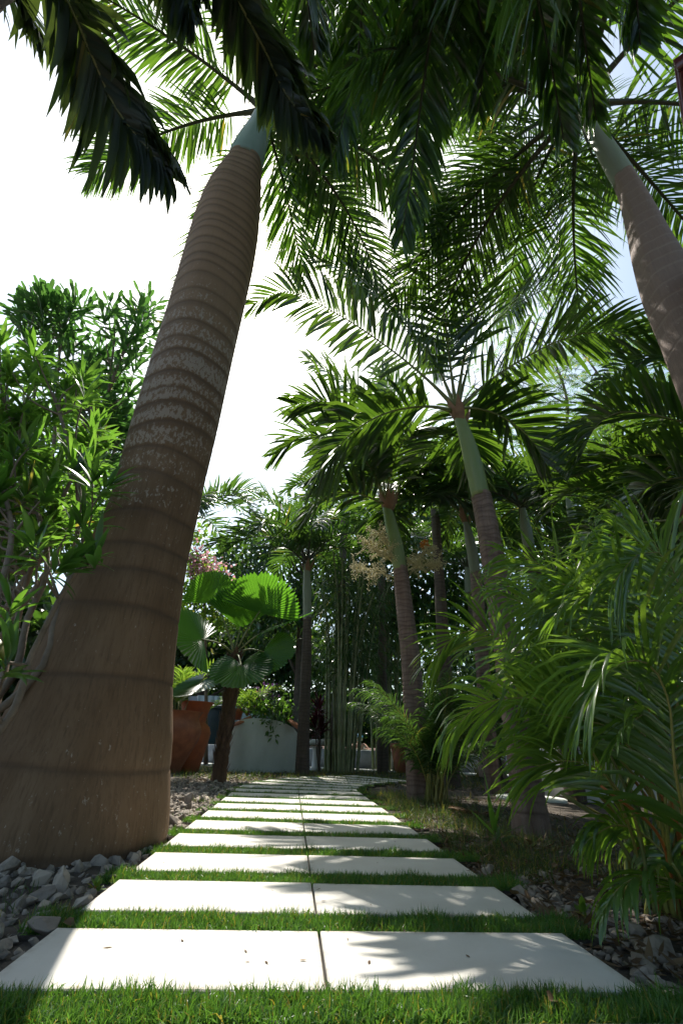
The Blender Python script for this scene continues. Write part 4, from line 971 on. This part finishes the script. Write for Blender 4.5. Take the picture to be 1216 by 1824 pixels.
for p in ctr:
    az = rng.uniform(0, 2 * PI); d = np.array([math.cos(az), math.sin(az), rng.normal(-.1, .2)]); R0 = catmull([p, p + d * .17, p + d * .32 + [0, 0, -.08]], 10)
    s = nrm(np.cross(d, [0, 0, 1]))
    for sg in (-1, 1):
        for f in (.3, .75):
            m = 10; D = nrm(np.repeat((s * sg)[None], m, 0) + d * .5 + rng.normal(0, .12, (m, 3)))
            ribbons(mb, R0, D, np.repeat(d[None], m, 0), .12 * rng.uniform(.6, 1.1, m), .02, 'blade', .5, cols=2)
            break
mb.build('crown', FEATHER_LEAF, tF)

# bamboo clumps
def bamboo(label, base, n, h, spread, nleaf, lean=.35):
    t = thing('bamboo_clump', label, 'bamboo', base, 'bamboo clumps at the end of the path')
    tops = []
    for k in range(n):
        a = rng.uniform(0, 2 * PI); rr = spread * math.sqrt(rng.random()); b = np.array(base) + [rr * math.cos(a), rr * math.sin(a), 0]
        o = np.array([math.cos(a), math.sin(a), 0]) * rng.uniform(.05, lean * 1.5); hh = h * rng.uniform(.75, 1.1)
        P = catmull([b, b + o * .4 + [0, 0, hh * .4], b + o * 1.0 + [0, 0, hh * .75], b + o * 2.0 + [0, 0, hh]], 60)
        r = np.linspace(.037, .017, 60) * rng.uniform(.75, 1.15); r = r * (1 + .28 * (np.arange(60) % 5 == 0))
        mb = MB(); tube(mb, P, r, 9); mb.build('culm', BAMBOO, t); tops.append(P)
    mb = MB()
    for P in tops:
        m = nleaf; i = np.clip((60 * rng.beta(3.2, 1.2, m)).astype(int), 30, 59)
        out = rng.normal(0, 1, (m, 3)) * [1, 1, .4]; out = nrm(out)
        tipd = rng.uniform(.05, .75, (m, 1)); p = P[i] + out * tipd + [0, 0, -.1]
        D = nrm(out * .7 + [0, 0, -.7] + rng.normal(0, .35, (m, 3)))
        ribbons(mb, p, D, rng.standard_normal((m, 3)), rng.uniform(.16, .34, m), rng.uniform(.016, .032, m), 'leaf', .5)
        for k in range(0, m, 14): tube(mb, catmull([P[i[k]], P[i[k]] + out[k] * tipd[k] * .5 + [0, 0, .05], p[k]], 4), .004, 4, cap=False)
    mb.build('foliage', DARK_LEAF, t)
g = gp(608, 1378, -.05); bamboo('wider bamboo clump at the end of the path, left of the other', g, 26, 5.4, .44, 150)
g = gp(688, 1374, -.05); bamboo('narrower bamboo clump, right of the wider one and close to the flowering palm', g, 19, 5.6, .42, 150, .3)

# ------------------------------------------------------------------ fan palm
def fan_leaf(parent, c, axis, up, rad, arc=300, pleats=34, label=None, stalk_from=None):
    axis, up = nrm(axis), nrm(up); nrmv = nrm(np.cross(np.cross(axis, up), axis)); side = np.cross(axis, nrmv)
    n = pleats * 2 + 1; th = np.radians(np.linspace(-arc / 2, arc / 2, n)); fr = np.array([.06, .35, .65, .88, 1.0])
    V, A = [], []
    for j, f in enumerate(fr):
        rr = rad * f * (1 + ((.07 * (np.arange(n) % 2) - .12 * (rng.random(n) < .07)) if j == 4 else 0)) * (1 - .10 * (np.abs(th) / PI) ** 2)
        h = (np.arange(n) % 2 - .5) * rad * .02 * f * 2 + rad * .13 * f * f * np.cos(th * 1.0) - rad * .16 * f ** 2 * (np.abs(th) / 2.6) ** 2
        V.append(c + np.outer(rr * np.cos(th), axis) + np.outer(rr * np.sin(th), side) + np.outer(h, nrmv)); A.append(np.full(n, f * .5))
    V = np.concatenate(V); i = np.arange(4)[:, None] * n + np.arange(n - 1)[None]; i = i.ravel()
    mb = MB(); mb.add(V, np.stack([i, i + 1, i + n + 1, i + n], 1), None, 0, np.concatenate(A))
    o = mb.build('fan_leaf', FAN_LEAF, parent, smooth=False)
    if stalk_from is not None:
        m = MB(); tube(m, catmull([stalk_from, (np.asarray(stalk_from) + c) / 2 + [0, 0, .06], c + axis * rad * .06], 10), np.linspace(.018, .011, 10), 6); m.build('leaf_stalk', STALK_G, o)
    return o
YF = 7.6
gf = gp(388, 1396, -.05); YF = gf[1]
fan = thing('fan_palm', 'small fan palm with big round pleated leaves and a shaggy trunk left of the path', 'palm', gf)
TP = [gf, at(398, 1330, YF), at(408, 1260, YF), at(415, 1200, YF), at(418, 1165, YF)]
mb = MB(); tube(mb, catmull(TP, 40), np.interp(np.linspace(0, 1, 40), [0, .3, .8, 1], [.12, .095, .12, .08]), 18, wob=.07)
P0 = catmull(TP, 40)[2:38:1]; P0 = np.repeat(P0, 7, 0); m = len(P0); th = rng.uniform(0, 2 * PI, m)
ribbons(mb, P0 + np.stack([np.cos(th), np.sin(th), th * 0], 1) * .085, np.stack([np.cos(th) * .35, np.sin(th) * .35, np.ones(m)], 1), np.stack([-np.sin(th), np.cos(th), th * 0], 1), rng.uniform(.1, .26, m), .06, 'leaf', .1)
mb.build('trunk', FIBRE, fan)
hubf = TP[-1]
for (x, y, Yl, ax, up, rad, arc) in [
        (462, 1092, YF - .1, (.25, -.35, 1), (.1, -1, -.25), .70, 176), (385, 1075, YF + .1, (-.45, -.1, 1), (.5, -.8, .2), .6, 150), (362, 1140, YF - .3, (-.8, -.5, .35), (0, -.75, .75), .66, 230),
        (428, 1120, YF, (0, .1, 1), (0, -1, .1), .78, 110), (430, 1185, YF - .4, (.2, -.6, -.8), (0, -.8, .6), .52, 300), (468, 1160, YF - .1, (.9, -.3, -.35), (.1, -.85, .5), .56, 200),
        (362, 1210, YF - .2, (-.7, -.5, -.75), (-.5, -.6, .7), .52, 240), (490, 1115, YF + .2, (1, -.1, .25), (.1, -.3, 1), .72, 220)]:
    fan_leaf(fan, at(x, y, Yl), ax, up, rad, arc, stalk_from=hubf)

# ------------------------------------------------------------------ pots, planter, pool corner
def urn(label, base, prof, mat=TERRA):
    t = thing('terracotta_urn', label, 'urn', base, 'terracotta pots'); mb = MB(); lathe(mb, prof, np.array(base)); mb.build('urn_body', mat, t)
    return t
gq = gp(302, 1372, -.05) ; 
Yq = 11.0
def pot_profile(h, rb, rm, rn, rt):
    z = np.linspace(0, 1, 24); r = np.interp(z, [0, .06, .55, .74, .86, .93, 1], [rb, rb * 1.03, rm * .96, rm, rn * 1.02, rn, rt])
    k = np.ones(3) / 3; r[1:-1] = np.convolve(r, k, 'valid'); p = [(0, 0)] + [(a, b * h) for a, b in zip(r, z)] + [(rt * 1.04, h + .02), (rt * .9, h + .02), (rn * .85, h * .9), (rm * .6, h * .75), (0, h * .74)]
    return p
def at_g(x, y, Yv):
    p = at(x, y, Yv); p[2] = -.05; return p
pA = at_g(297, 1372, 10.6); hA = at(300, 1268, 10.6)[2] + .05
urn('fat terracotta urn half hidden by the big trunk', pA, pot_profile(hA, .26, .56, .46, .52))
pB = at_g(332, 1366, 11.2); hB = at(345, 1252, 11.2)[2] + .05
urn('slim tall terracotta urn with ribbed neck beside the fan palm', pB, [(0, 0), (.24, 0), (.27, .05), (.36, hB * .35), (.40, hB * .55), (.36, hB * .64), (.27, hB * .7), (.255, hB * .72), (.265, hB * .745), (.25, hB * .765), (.27, hB * .79), (.265, hB * .82), (.29, hB * .86), (.31, hB * .94), (.37, hB), (.385, hB + .02), (.34, hB + .02), (.26, hB * .9), (0, hB * .88)], TERRA_R)
# plant in the fat urn
clump('strappy green plant growing out of the fat terracotta urn', pA + [0, 0, hA - .05], [gfrond(pA + [rng.normal(0, .1), rng.normal(0, .1), hA - .1], rng.uniform(0, 360), rng.uniform(60, 88), rng.uniform(.8, 1.4), 60) for k in range(9)], 'lime', t0=.4, name='potted_palm')
# round planter
pP = at(462, 1371, 12.0); YPl = 11.9
wr = (at(531, 1330, YPl)[0] - at(396, 1330, YPl)[0]) / 2; pc = np.array([at(463, 1330, YPl)[0], YPl, -.05]); hp = at(463, 1281, YPl)[2] + .05
pl = thing('round_planter', 'pale stucco planter with curved arched top behind the fan palm', 'planter', pc)
mb = MB(); th = np.linspace(PI, 2 * PI, 61); th = np.concatenate([th]); nT = len(th)
top = hp * (.5 + .5 * np.sin(np.clip((th - PI), 0, PI)) ** .62)
zs = np.linspace(0, 1, 8)
Vo = np.array([[pc[0] + wr * (1.0 + .02 * z) * math.cos(t), pc[1] + .25 + wr * .8 * math.sin(t), -.05 + tp_ * z] for z in zs for t, tp_ in zip(th, top)])
Vi = np.array([[pc[0] + (wr - .12) * math.cos(t), pc[1] + .25 + (wr * .8 - .12) * math.sin(t), -.05 + tp_ * z] for z in zs for t, tp_ in zip(th, top)])
i = (np.arange(7)[:, None] * nT + np.arange(nT - 1)[None]).ravel()
mb.add(Vo, np.stack([i, i + 1, i + nT + 1, i + nT], 1)); mb.add(Vi, np.stack([i, i + nT, i + nT + 1, i + 1], 1))
rim = np.vstack([Vo[-nT:], Vi[-nT:]]); j = np.arange(nT - 1); mb.add(rim, np.stack([j, j + 1, j + 1 + nT, j + nT], 1))
mb.build('planter_wall', STUCCO, pl)
mb = MB(); box(mb, (pc[0], pc[1] + .33, hp * .2), (wr * 1.94, .12, hp * .46)); mb.build('back_wall', STUCCO, pl)
mb = MB(); box(mb, (pc[0], pc[1] - .04, hp * .24), (wr * 1.2, .5, hp * .5)); mb.build('soil', SOIL, pl)
for (x, y, rz, lab) in ((432, 1284, R_(22), 'left curved clay roof tile'), (524, 1290, R_(-34), 'right curved clay roof tile')):
    c = at(x, y, YPl - wr * .45); mb = MB(); ln = .42
    for f in np.linspace(-1, 1, 2): pass
    tt = np.linspace(0, PI, 11); V = []
    for s in (-.5, .5):
        rr = .085 + .02 * (s + .5)
        for t_ in tt: V.append((s * ln, rr * math.cos(t_), rr * math.sin(t_)))
    for s in (-.5, .5):
        rr = .068 + .02 * (s + .5)
        for t_ in tt: V.append((s * ln, rr * math.cos(t_), rr * math.sin(t_)))
    V = np.array(V); cz, sz = math.cos(rz), math.sin(rz); V = np.stack([V[:, 0] * cz - V[:, 2] * sz, V[:, 1], V[:, 0] * sz + V[:, 2] * cz], 1) + c + [0, .1, -.05]
    j = np.arange(10); q = np.vstack([np.stack([j, j + 1, j + 12, j + 11], 1), np.stack([j + 22, j + 33, j + 34, j + 23], 1), np.stack([j, j + 22, j + 23, j + 1], 1), np.stack([j + 11, j + 12, j + 34, j + 33], 1)])
    mb.add(V, q); o = mb.build('roof_tile', TERRA, origin=c); tag(o, f'{lab} lying on the rim of the round planter', 'roof tile', 'clay tiles on the planter rim')
c = at(421, 1282, YPl + .05); urn('small terracotta pot standing inside the round planter at its left', c, [(0, 0), (.10, 0), (.13, .16), (.155, .17), (.16, .24), (.135, .24), (.12, .18), (0, .18)])
c = at(440, 1275, YPl); clump('bright yellow green feathery plant growing in the round planter', c, [gfrond(c, a, rng.uniform(45, 80), rng.uniform(.7, 1.05), 90) for a in range(0, 360, 30)], 'lime', name='feathery_plant')
c = at(490, 1275, YPl - .1)
t = thing('trailing_plant', 'dark green trailing plant spilling over the planter rim', 'plant', c); mb = MB(); n = 260
P = c + np.abs(rng.normal(0, 1, (n, 1))) * 0 + rng.normal(0, 1, (n, 3)) * [.26, .16, .16] + [-.02, -.25, .12]; P[:, 2] -= .55 * rng.random(n) * (np.abs(P[:, 0] - c[0]) < .12)
ribbons(mb, P, rng.standard_normal((n, 3)) + [0, -.3, -.6], rng.standard_normal((n, 3)), .13, .05, 'leaf', .5); mb.build('foliage', SHRUB_LEAF, t)
mb = MB(); tube(mb, catmull([c, c + [0, -.15, .2], c + [-.03, -.35, 0], c + [-.02, -.4, -.3]], 8), .012, 5); mb.build('stems', STALK_G, t)
c = at(468, 1240, YPl)
t = thing('flowering_plant', 'plant with small purple flowers above the round planter', 'plant', c - [0, 0, .5]); mb = MB(); n = 160
ribbons(mb, c + rng.normal(0, .13, (n, 3)), rng.standard_normal((n, 3)), rng.standard_normal((n, 3)), .06, .05, 'oval', .2); mb.build('blossoms', PURPLE, t)
mb = MB(); n = 200; ribbons(mb, c + rng.normal(0, .22, (n, 3)) - [0, 0, .2], rng.standard_normal((n, 3)), rng.standard_normal((n, 3)), .14, .05, 'leaf', .4); mb.build('foliage', DARK_LEAF, t)
mb = MB()
for k in range(5): tube(mb, catmull([c - [0, 0, .5], c + rng.normal(0, .05, 3) - [0, 0, .25], c + rng.normal(0, .12, 3)], 6), .01, 5)
mb.build('stems', STALK_G, t)
# cordyline
c = at_g(566, 1370, 12.6); t = thing('cordyline', 'dark maroon leaved plant on thin stems between slim palm and bamboo', 'plant', c); mbs, mbl = MB(), MB()
for x, y in ((562, 1290), (568, 1262), (572, 1300)):
    e = at(x, y, 12.6); tube(mbs, catmull([c + rng.normal(0, .05, 3) * [1, 1, 0], (c + e) / 2, e], 6), .018, 6); rosettes(mbl, np.array([e]), np.array([[0, 0, 1.0]]), 26, .5, .07, 'leaf', .9)
mbs.build('stems', BRANCH_D, t); mbl.build('foliage', MAROON_LEAF, t)

# stone table
c = at_g(563, 1366, 13.6); ht = at(563, 1322, 13.6)[2]
t = thing('stone_table', 'white stone table on a round pillar in front of the pool', 'table', c, None)
mb = MB(); lathe(mb, [(0, 0), (.17, 0), (.17, .04), (.125, .08), (.115, ht * .5), (.12, ht - .12), (.16, ht - .05), (0, ht - .05)], c, 24); mb.build('pillar', WHITE, t)
mb = MB(); box(mb, (c[0] + .12, c[1], ht - .02 - .05 + .07), (1.05, .62, .13), .1, 0, .015); mb.build('table_top', WHITE, t)
# pool
mb = MB(); box(mb, (0.6, 15.6, .2), (11.2, .25, .52), 0, 0, .01); tag(mb.build('pool_wall', CONC, origin=(.6, 15.6, 0)), 'low grey concrete wall along the front of the pool', 'wall')
tag(sheet('water', [(-5, 15.725), (6.2, 15.725), (6.2, 18.9), (-5, 18.9)], .42, POOLW))
mb = MB(); box(mb, (.6, 19.3, .24), (13, .8, .58)); tag(mb.build('paving', DECK), kind='structure')
mb = MB(); box(mb, (.0, 14.95, -.04), (12.5, .9, .045)); tag(mb.build('pool_path', WHITE), kind='structure')
mb = MB(); box(mb, (0, 21.3, 1.25), (34, .25, 2.6), 0, 0, .01); tag(mb.build('garden_wall', BEIGE, origin=(0, 21.3, 0)), 'beige wall closing off the garden behind the pool', 'wall')
# dark column + falling water
c = at_g(366, 1346, 16.6); hc = at(366, 1262, 16.6)[2]
mb = MB(); box(mb, (c[0], c[1], hc / 2), (.78, .5, hc), .1, 0, .02); box(mb, (c[0], c[1], hc + .05), (.9, .6, .1), .1, 0, .02); tag(mb.build('fountain_column', COL_D, origin=c), 'dark square pillar at the pool beside the falling water', 'pillar')
mb = MB(); xs = np.linspace(-1.0, 1.2, 60); zz_ = np.linspace(0, 1, 20); hw = at(395, 1240, 17.4)[2]
c2 = at_g(392, 1340, 17.4)
V = np.array([[c2[0] + x * (1 + .05 * z), c2[1] - .35 * (1 - z) ** 2 + .03 * math.sin(x * 31 + z * 3) + .02 * math.sin(x * 67), .4 + (hw - .4) * z] for z in zz_ for x in xs])
i = (np.arange(19)[:, None] * 60 + np.arange(59)[None]).ravel(); mb.add(V, np.stack([i, i + 1, i + 61, i + 60], 1)); V2 = V + [0, .12, 0]; mb.add(V2, np.stack([i, i + 60, i + 61, i + 1], 1))
tag(mb.build('waterfall', FALLW, origin=c2), 'pale sheet of water falling into the pool behind the dark pillar', 'waterfall')
mb = MB(); box(mb, (c2[0] + .1, c2[1] + .4, hw / 2), (3.0, .5, hw - .05), 0, 0, .02); tag(mb.build('fountain_wall', CONC, origin=c2 + [0, .4, 0]), 'grey wall carrying the sheet of falling water', 'wall')
# orange pot far right of bamboo
c = at_g(716, 1362, 14.6); urn('orange terracotta pot seen between the stems of the narrower bamboo clump', c, [(0, 0), (.2, 0), (.28, .45), (.3, .6), (.34, .62), (.34, .72), (.28, .72), (0, .6)])
c = at_g(875, 1360, 13.0); mb = MB(); box(mb, (c[0], c[1], .18), (.55, .4, .4), .2, 0, .02); tag(mb.build('brick_block', DECK, origin=c), 'pink and white block lit by the sun beyond the right clump', 'block')
# white walls right
c = gp(985, 1420, -.05); mb = MB(); box(mb, (c[0] + .1, c[1] + .25, .28), (.52, .4, .68), .12, 0, .02); tag(mb.build('white_planter', WHITE, origin=c), 'square white plastered planter just right of the dark palm trunk', 'planter')
c = gp(1120, 1432, -.05); mb = MB(); L_ = 2.4
V = np.array([[0, 0, 0], [L_, 0, 0], [L_, .22, 0], [0, .22, 0], [0, 0, .78], [L_, 0, .5], [L_, .22, .5], [0, .22, .78]]) - [.75, 0, 0]
mb.add(V + c, [(0, 3, 2, 1), (4, 5, 6, 7), (0, 1, 5, 4), (1, 2, 6, 5), (2, 3, 7, 6), (3, 0, 4, 7)]); tag(mb.build('sloping_wall', WHITE, origin=c, smooth=False), 'white wall with a sloping top behind the glossy palm clump', 'wall')
c = gp(945, 1424, -.03); mb = MB(); lathe(mb, [(0, .03), (.44, .03), (.46, .02), (.46, -.05), (0, -.05)], c, 40); tag(mb.build('round_stepping_stone', STUCCO, origin=c, smooth=False), 'round pale stone slab in the soil behind the dark palm trunk', 'stone slab')
mb = MB(); n = 30
# person in the pool
pxh = at(640, 1327, 15.95)
def person():
    base = np.array([pxh[0], pxh[1], .42]); t = thing('person', 'person with a blue cap resting in the pool by the grey wall', 'person', base)
    s = base; J = {'pel': (0, .35, -.30), 'waist': (0, .30, -.12), 'chest': (0, .24, .10), 'neck': (0, .20, .24), 'head': (0, .19, .33), 'crown': (0, .2, .43), 'shl': (-.17, .22, .19), 'ell': (-.30, .08, .03), 'wrl': (-.14, -.06, .065), 'hl': (-.06, -.09, .065),
         'shr': (.17, .22, .19), 'elr': (.30, .08, .03), 'wrr': (.16, -.06, .065), 'hr': (.08, -.09, .065), 'kl': (-.12, .72, -.33), 'fl': (-.12, 1.1, -.45), 'kr': (.12, .72, -.33), 'fr': (.12, 1.1, -.45)}
    Rr = {'pel': .14, 'waist': .12, 'chest': .14, 'neck': .055, 'head': .085, 'crown': .07, 'shl': .06, 'ell': .042, 'wrl': .03, 'hl': .028, 'shr': .06, 'elr': .042, 'wrr': .03, 'hr': .028, 'kl': .07, 'fl': .045, 'kr': .07, 'fr': .045}
    E = [('pel', 'waist'), ('waist', 'chest'), ('chest', 'neck'), ('neck', 'head'), ('head', 'crown'), ('chest', 'shl'), ('shl', 'ell'), ('ell', 'wrl'), ('wrl', 'hl'), ('chest', 'shr'), ('shr', 'elr'), ('elr', 'wrr'), ('wrr', 'hr'), ('pel', 'kl'), ('kl', 'fl'), ('pel', 'kr'), ('kr', 'fr')]
    for sd_, h in ((-1, 'hl'), (1, 'hr')):
        hx = np.array(J[h])
        for k in range(5):
            nm = f'{h}{k}'; J[nm] = tuple(hx + [(-.024 + .014 * k) if k < 4 else -sd_ * .045, -.07 - .01 * (k in (1, 2)) if k < 4 else -.025, -.012 if k < 4 else -.002]); Rr[nm] = .0085; E.append((h, nm))
    keys = list(J); me = bpy.data.meshes.new('body'); me.from_pydata([J[k] for k in keys], [(keys.index(a), keys.index(b)) for a, b in E], [])
    o = bpy.data.objects.new('body', me); C.objects.link(o); o.parent = t
    md = o.modifiers.new('skin', 'SKIN'); md.use_smooth_shade = True
    for k, nm in enumerate(keys): me.skin_vertices[0].data[k].radius = (Rr[nm], Rr[nm] * (.8 if nm in ('chest', 'waist', 'pel') else 1)); me.skin_vertices[0].data[k].use_root = nm == 'pel'
    o.modifiers.new('sub', 'SUBSURF').levels = 1; o.modifiers['sub'].render_levels = 2; me.materials.append(SKIN)
    def ell(mb, c, r, z0=-1.0, y1=9.0):
        a = np.linspace(0, PI, 13); b = np.linspace(0, 2 * PI, 21)[:-1]; V = np.array([[c[0] + r[0] * math.sin(x) * math.cos(y), c[1] + r[1] * math.sin(x) * math.sin(y), c[2] + r[2] * max(math.cos(x), z0)] for x in a for y in b])
        i = np.arange(12)[:, None] * 20; j = np.arange(20)[None]; mb.add(V, np.stack([i + j, i + (j + 1) % 20, i + 20 + (j + 1) % 20, i + 20 + j], -1).reshape(-1, 4))
    mb = MB(); ell(mb, s + [0, .225, .37], (.105, .10, .12)); ell(mb, s + [-.02, .29, .24], (.09, .05, .16)); mb.build('hair', HAIR, t)
    mb = MB(); ell(mb, s + [.0, .20, .415], (.115, .125, .085), -.15); ell(mb, s + [0, .08, .405], (.085, .09, .012)); mb.build('cap', BLUEC, t)
    mb = MB()
    for sx in (-1, 1): ell(mb, s + [sx * .034, .102, .365], (.014, .01, .008)); ell(mb, s + [sx * .09, .2, .35], (.014, .022, .032))
    ell(mb, s + [0, .095, .335], (.014, .022, .022)); ell(mb, s + [0, .103, .298], (.026, .012, .008)); mb.build('face', SKIN, t)
person()

# ------------------------------------------------------------------ garden house corner at the upper right
hz = 3.15
def onz(x, y, z): d = ray(x, y); return EYE + d * ((z - CAM_H) / d[2])
c0 = onz(1206, 120, hz + CAM_H); c1 = onz(1222, 233, hz + CAM_H)
e1 = nrm((c1 - c0) * [1, 1, 0]); e2 = np.array([e1[1], -e1[0], 0])
t = thing('garden_house', 'dark red roof corner of a garden house at the upper right edge', 'house', (c0 + e1 * 1.4 + e2 * 1.4) * [1, 1, 0])
def obox(name, a, b, wa, wb, z0, z1, mat):
    p = c0 + e1 * (a + wa / 2) + e2 * (b + wb / 2); mb = MB(); box(mb, (p[0], p[1], (z0 + z1) / 2), (wa, wb, z1 - z0), math.atan2(e1[1], e1[0]), 0, .008); return mb.build(name, mat, t)
zt = hz + CAM_H
obox('roof', .03, .03, 2.7, 2.7, zt + .02, zt + .1, MAROON); obox('fascia', 0, 0, .028, 2.78, zt, zt + .09, MAROON); obox('fascia', .03, 0, 2.75, .028, zt, zt + .09, MAROON)
obox('wall', .55, .75, 2.0, 1.8, -.05, zt + .02, WHITE); obox('post', .3, .5, .1, .1, -.05, zt + .02, MAROON)

# ------------------------------------------------------------------ little things on the ground
def sprout(label, base, n, L, w_, mat, prof='leaf', up=1.0, name='weed', cat='weed', stem=None):
    t = thing(name, label, cat, base); mb = MB(); rosettes(mb, np.array([base + [0, 0, L * .5]]), np.array([[0, 0, up]]), n, L, w_, prof, .35); mb.build('leaves', mat, t)
    m2 = MB(); tube(m2, catmull([base - [0, 0, .02], base + [0, 0, L * .55]], 4), w_ * .12, 5); m2.build('stem', stem or STALK_G, t)
sprout('tiny red stemmed weed with yellow green leaves at the slab edge in the gravel', gp(167, 1592, -.02), 9, .045, .022, LIME_LEAF, 'oval', stem=STALK_O)
sprout('bright strap leaved seedling standing in the grass by the dark trunk', gp(884, 1512, -.04), 8, .3, .04, SHRUB_LEAF, 'strap', 2.2, 'strap_plant', 'plant')
sprout('small bright green weed among the stones near the right foreground', gp(1040, 1640, -.03), 7, .05, .03, LIME_LEAF, 'oval')
def dryleaf(label, p, L, w_, az, mat=DRY):
    mb = MB(); D = np.array([[math.cos(az), math.sin(az), .35]]); ribbons(mb, np.array([p]), D, np.array([[-math.sin(az), math.cos(az), .5]]), L, w_, 'oval', 1.2, fold=.3); o = mb.build('dry_leaf', mat, origin=p); tag(o, label, 'leaf', 'single dry leaves')
dryleaf('small brown curled leaf lying on the nearest turf strip at right', gp(978, 1782, .02), .05, .03, .8)
dryleaf('pale dry leaf at the left end of the turf behind the nearest whole slab row', gp(114, 1642, .01), .035, .03, .2)
t = thing('fallen_frond', 'brown fallen palm frond lying on the soil under the low feathery clump', 'frond', gp(835, 1445, -.03))
frond(t, [gp(868, 1452, .0), gp(840, 1446, .05), gp(805, 1440, .02)], 'areca', .35, 1.3, .6, t0=.1, leaf=DRY, stalk=FIBRE, droop=.4)
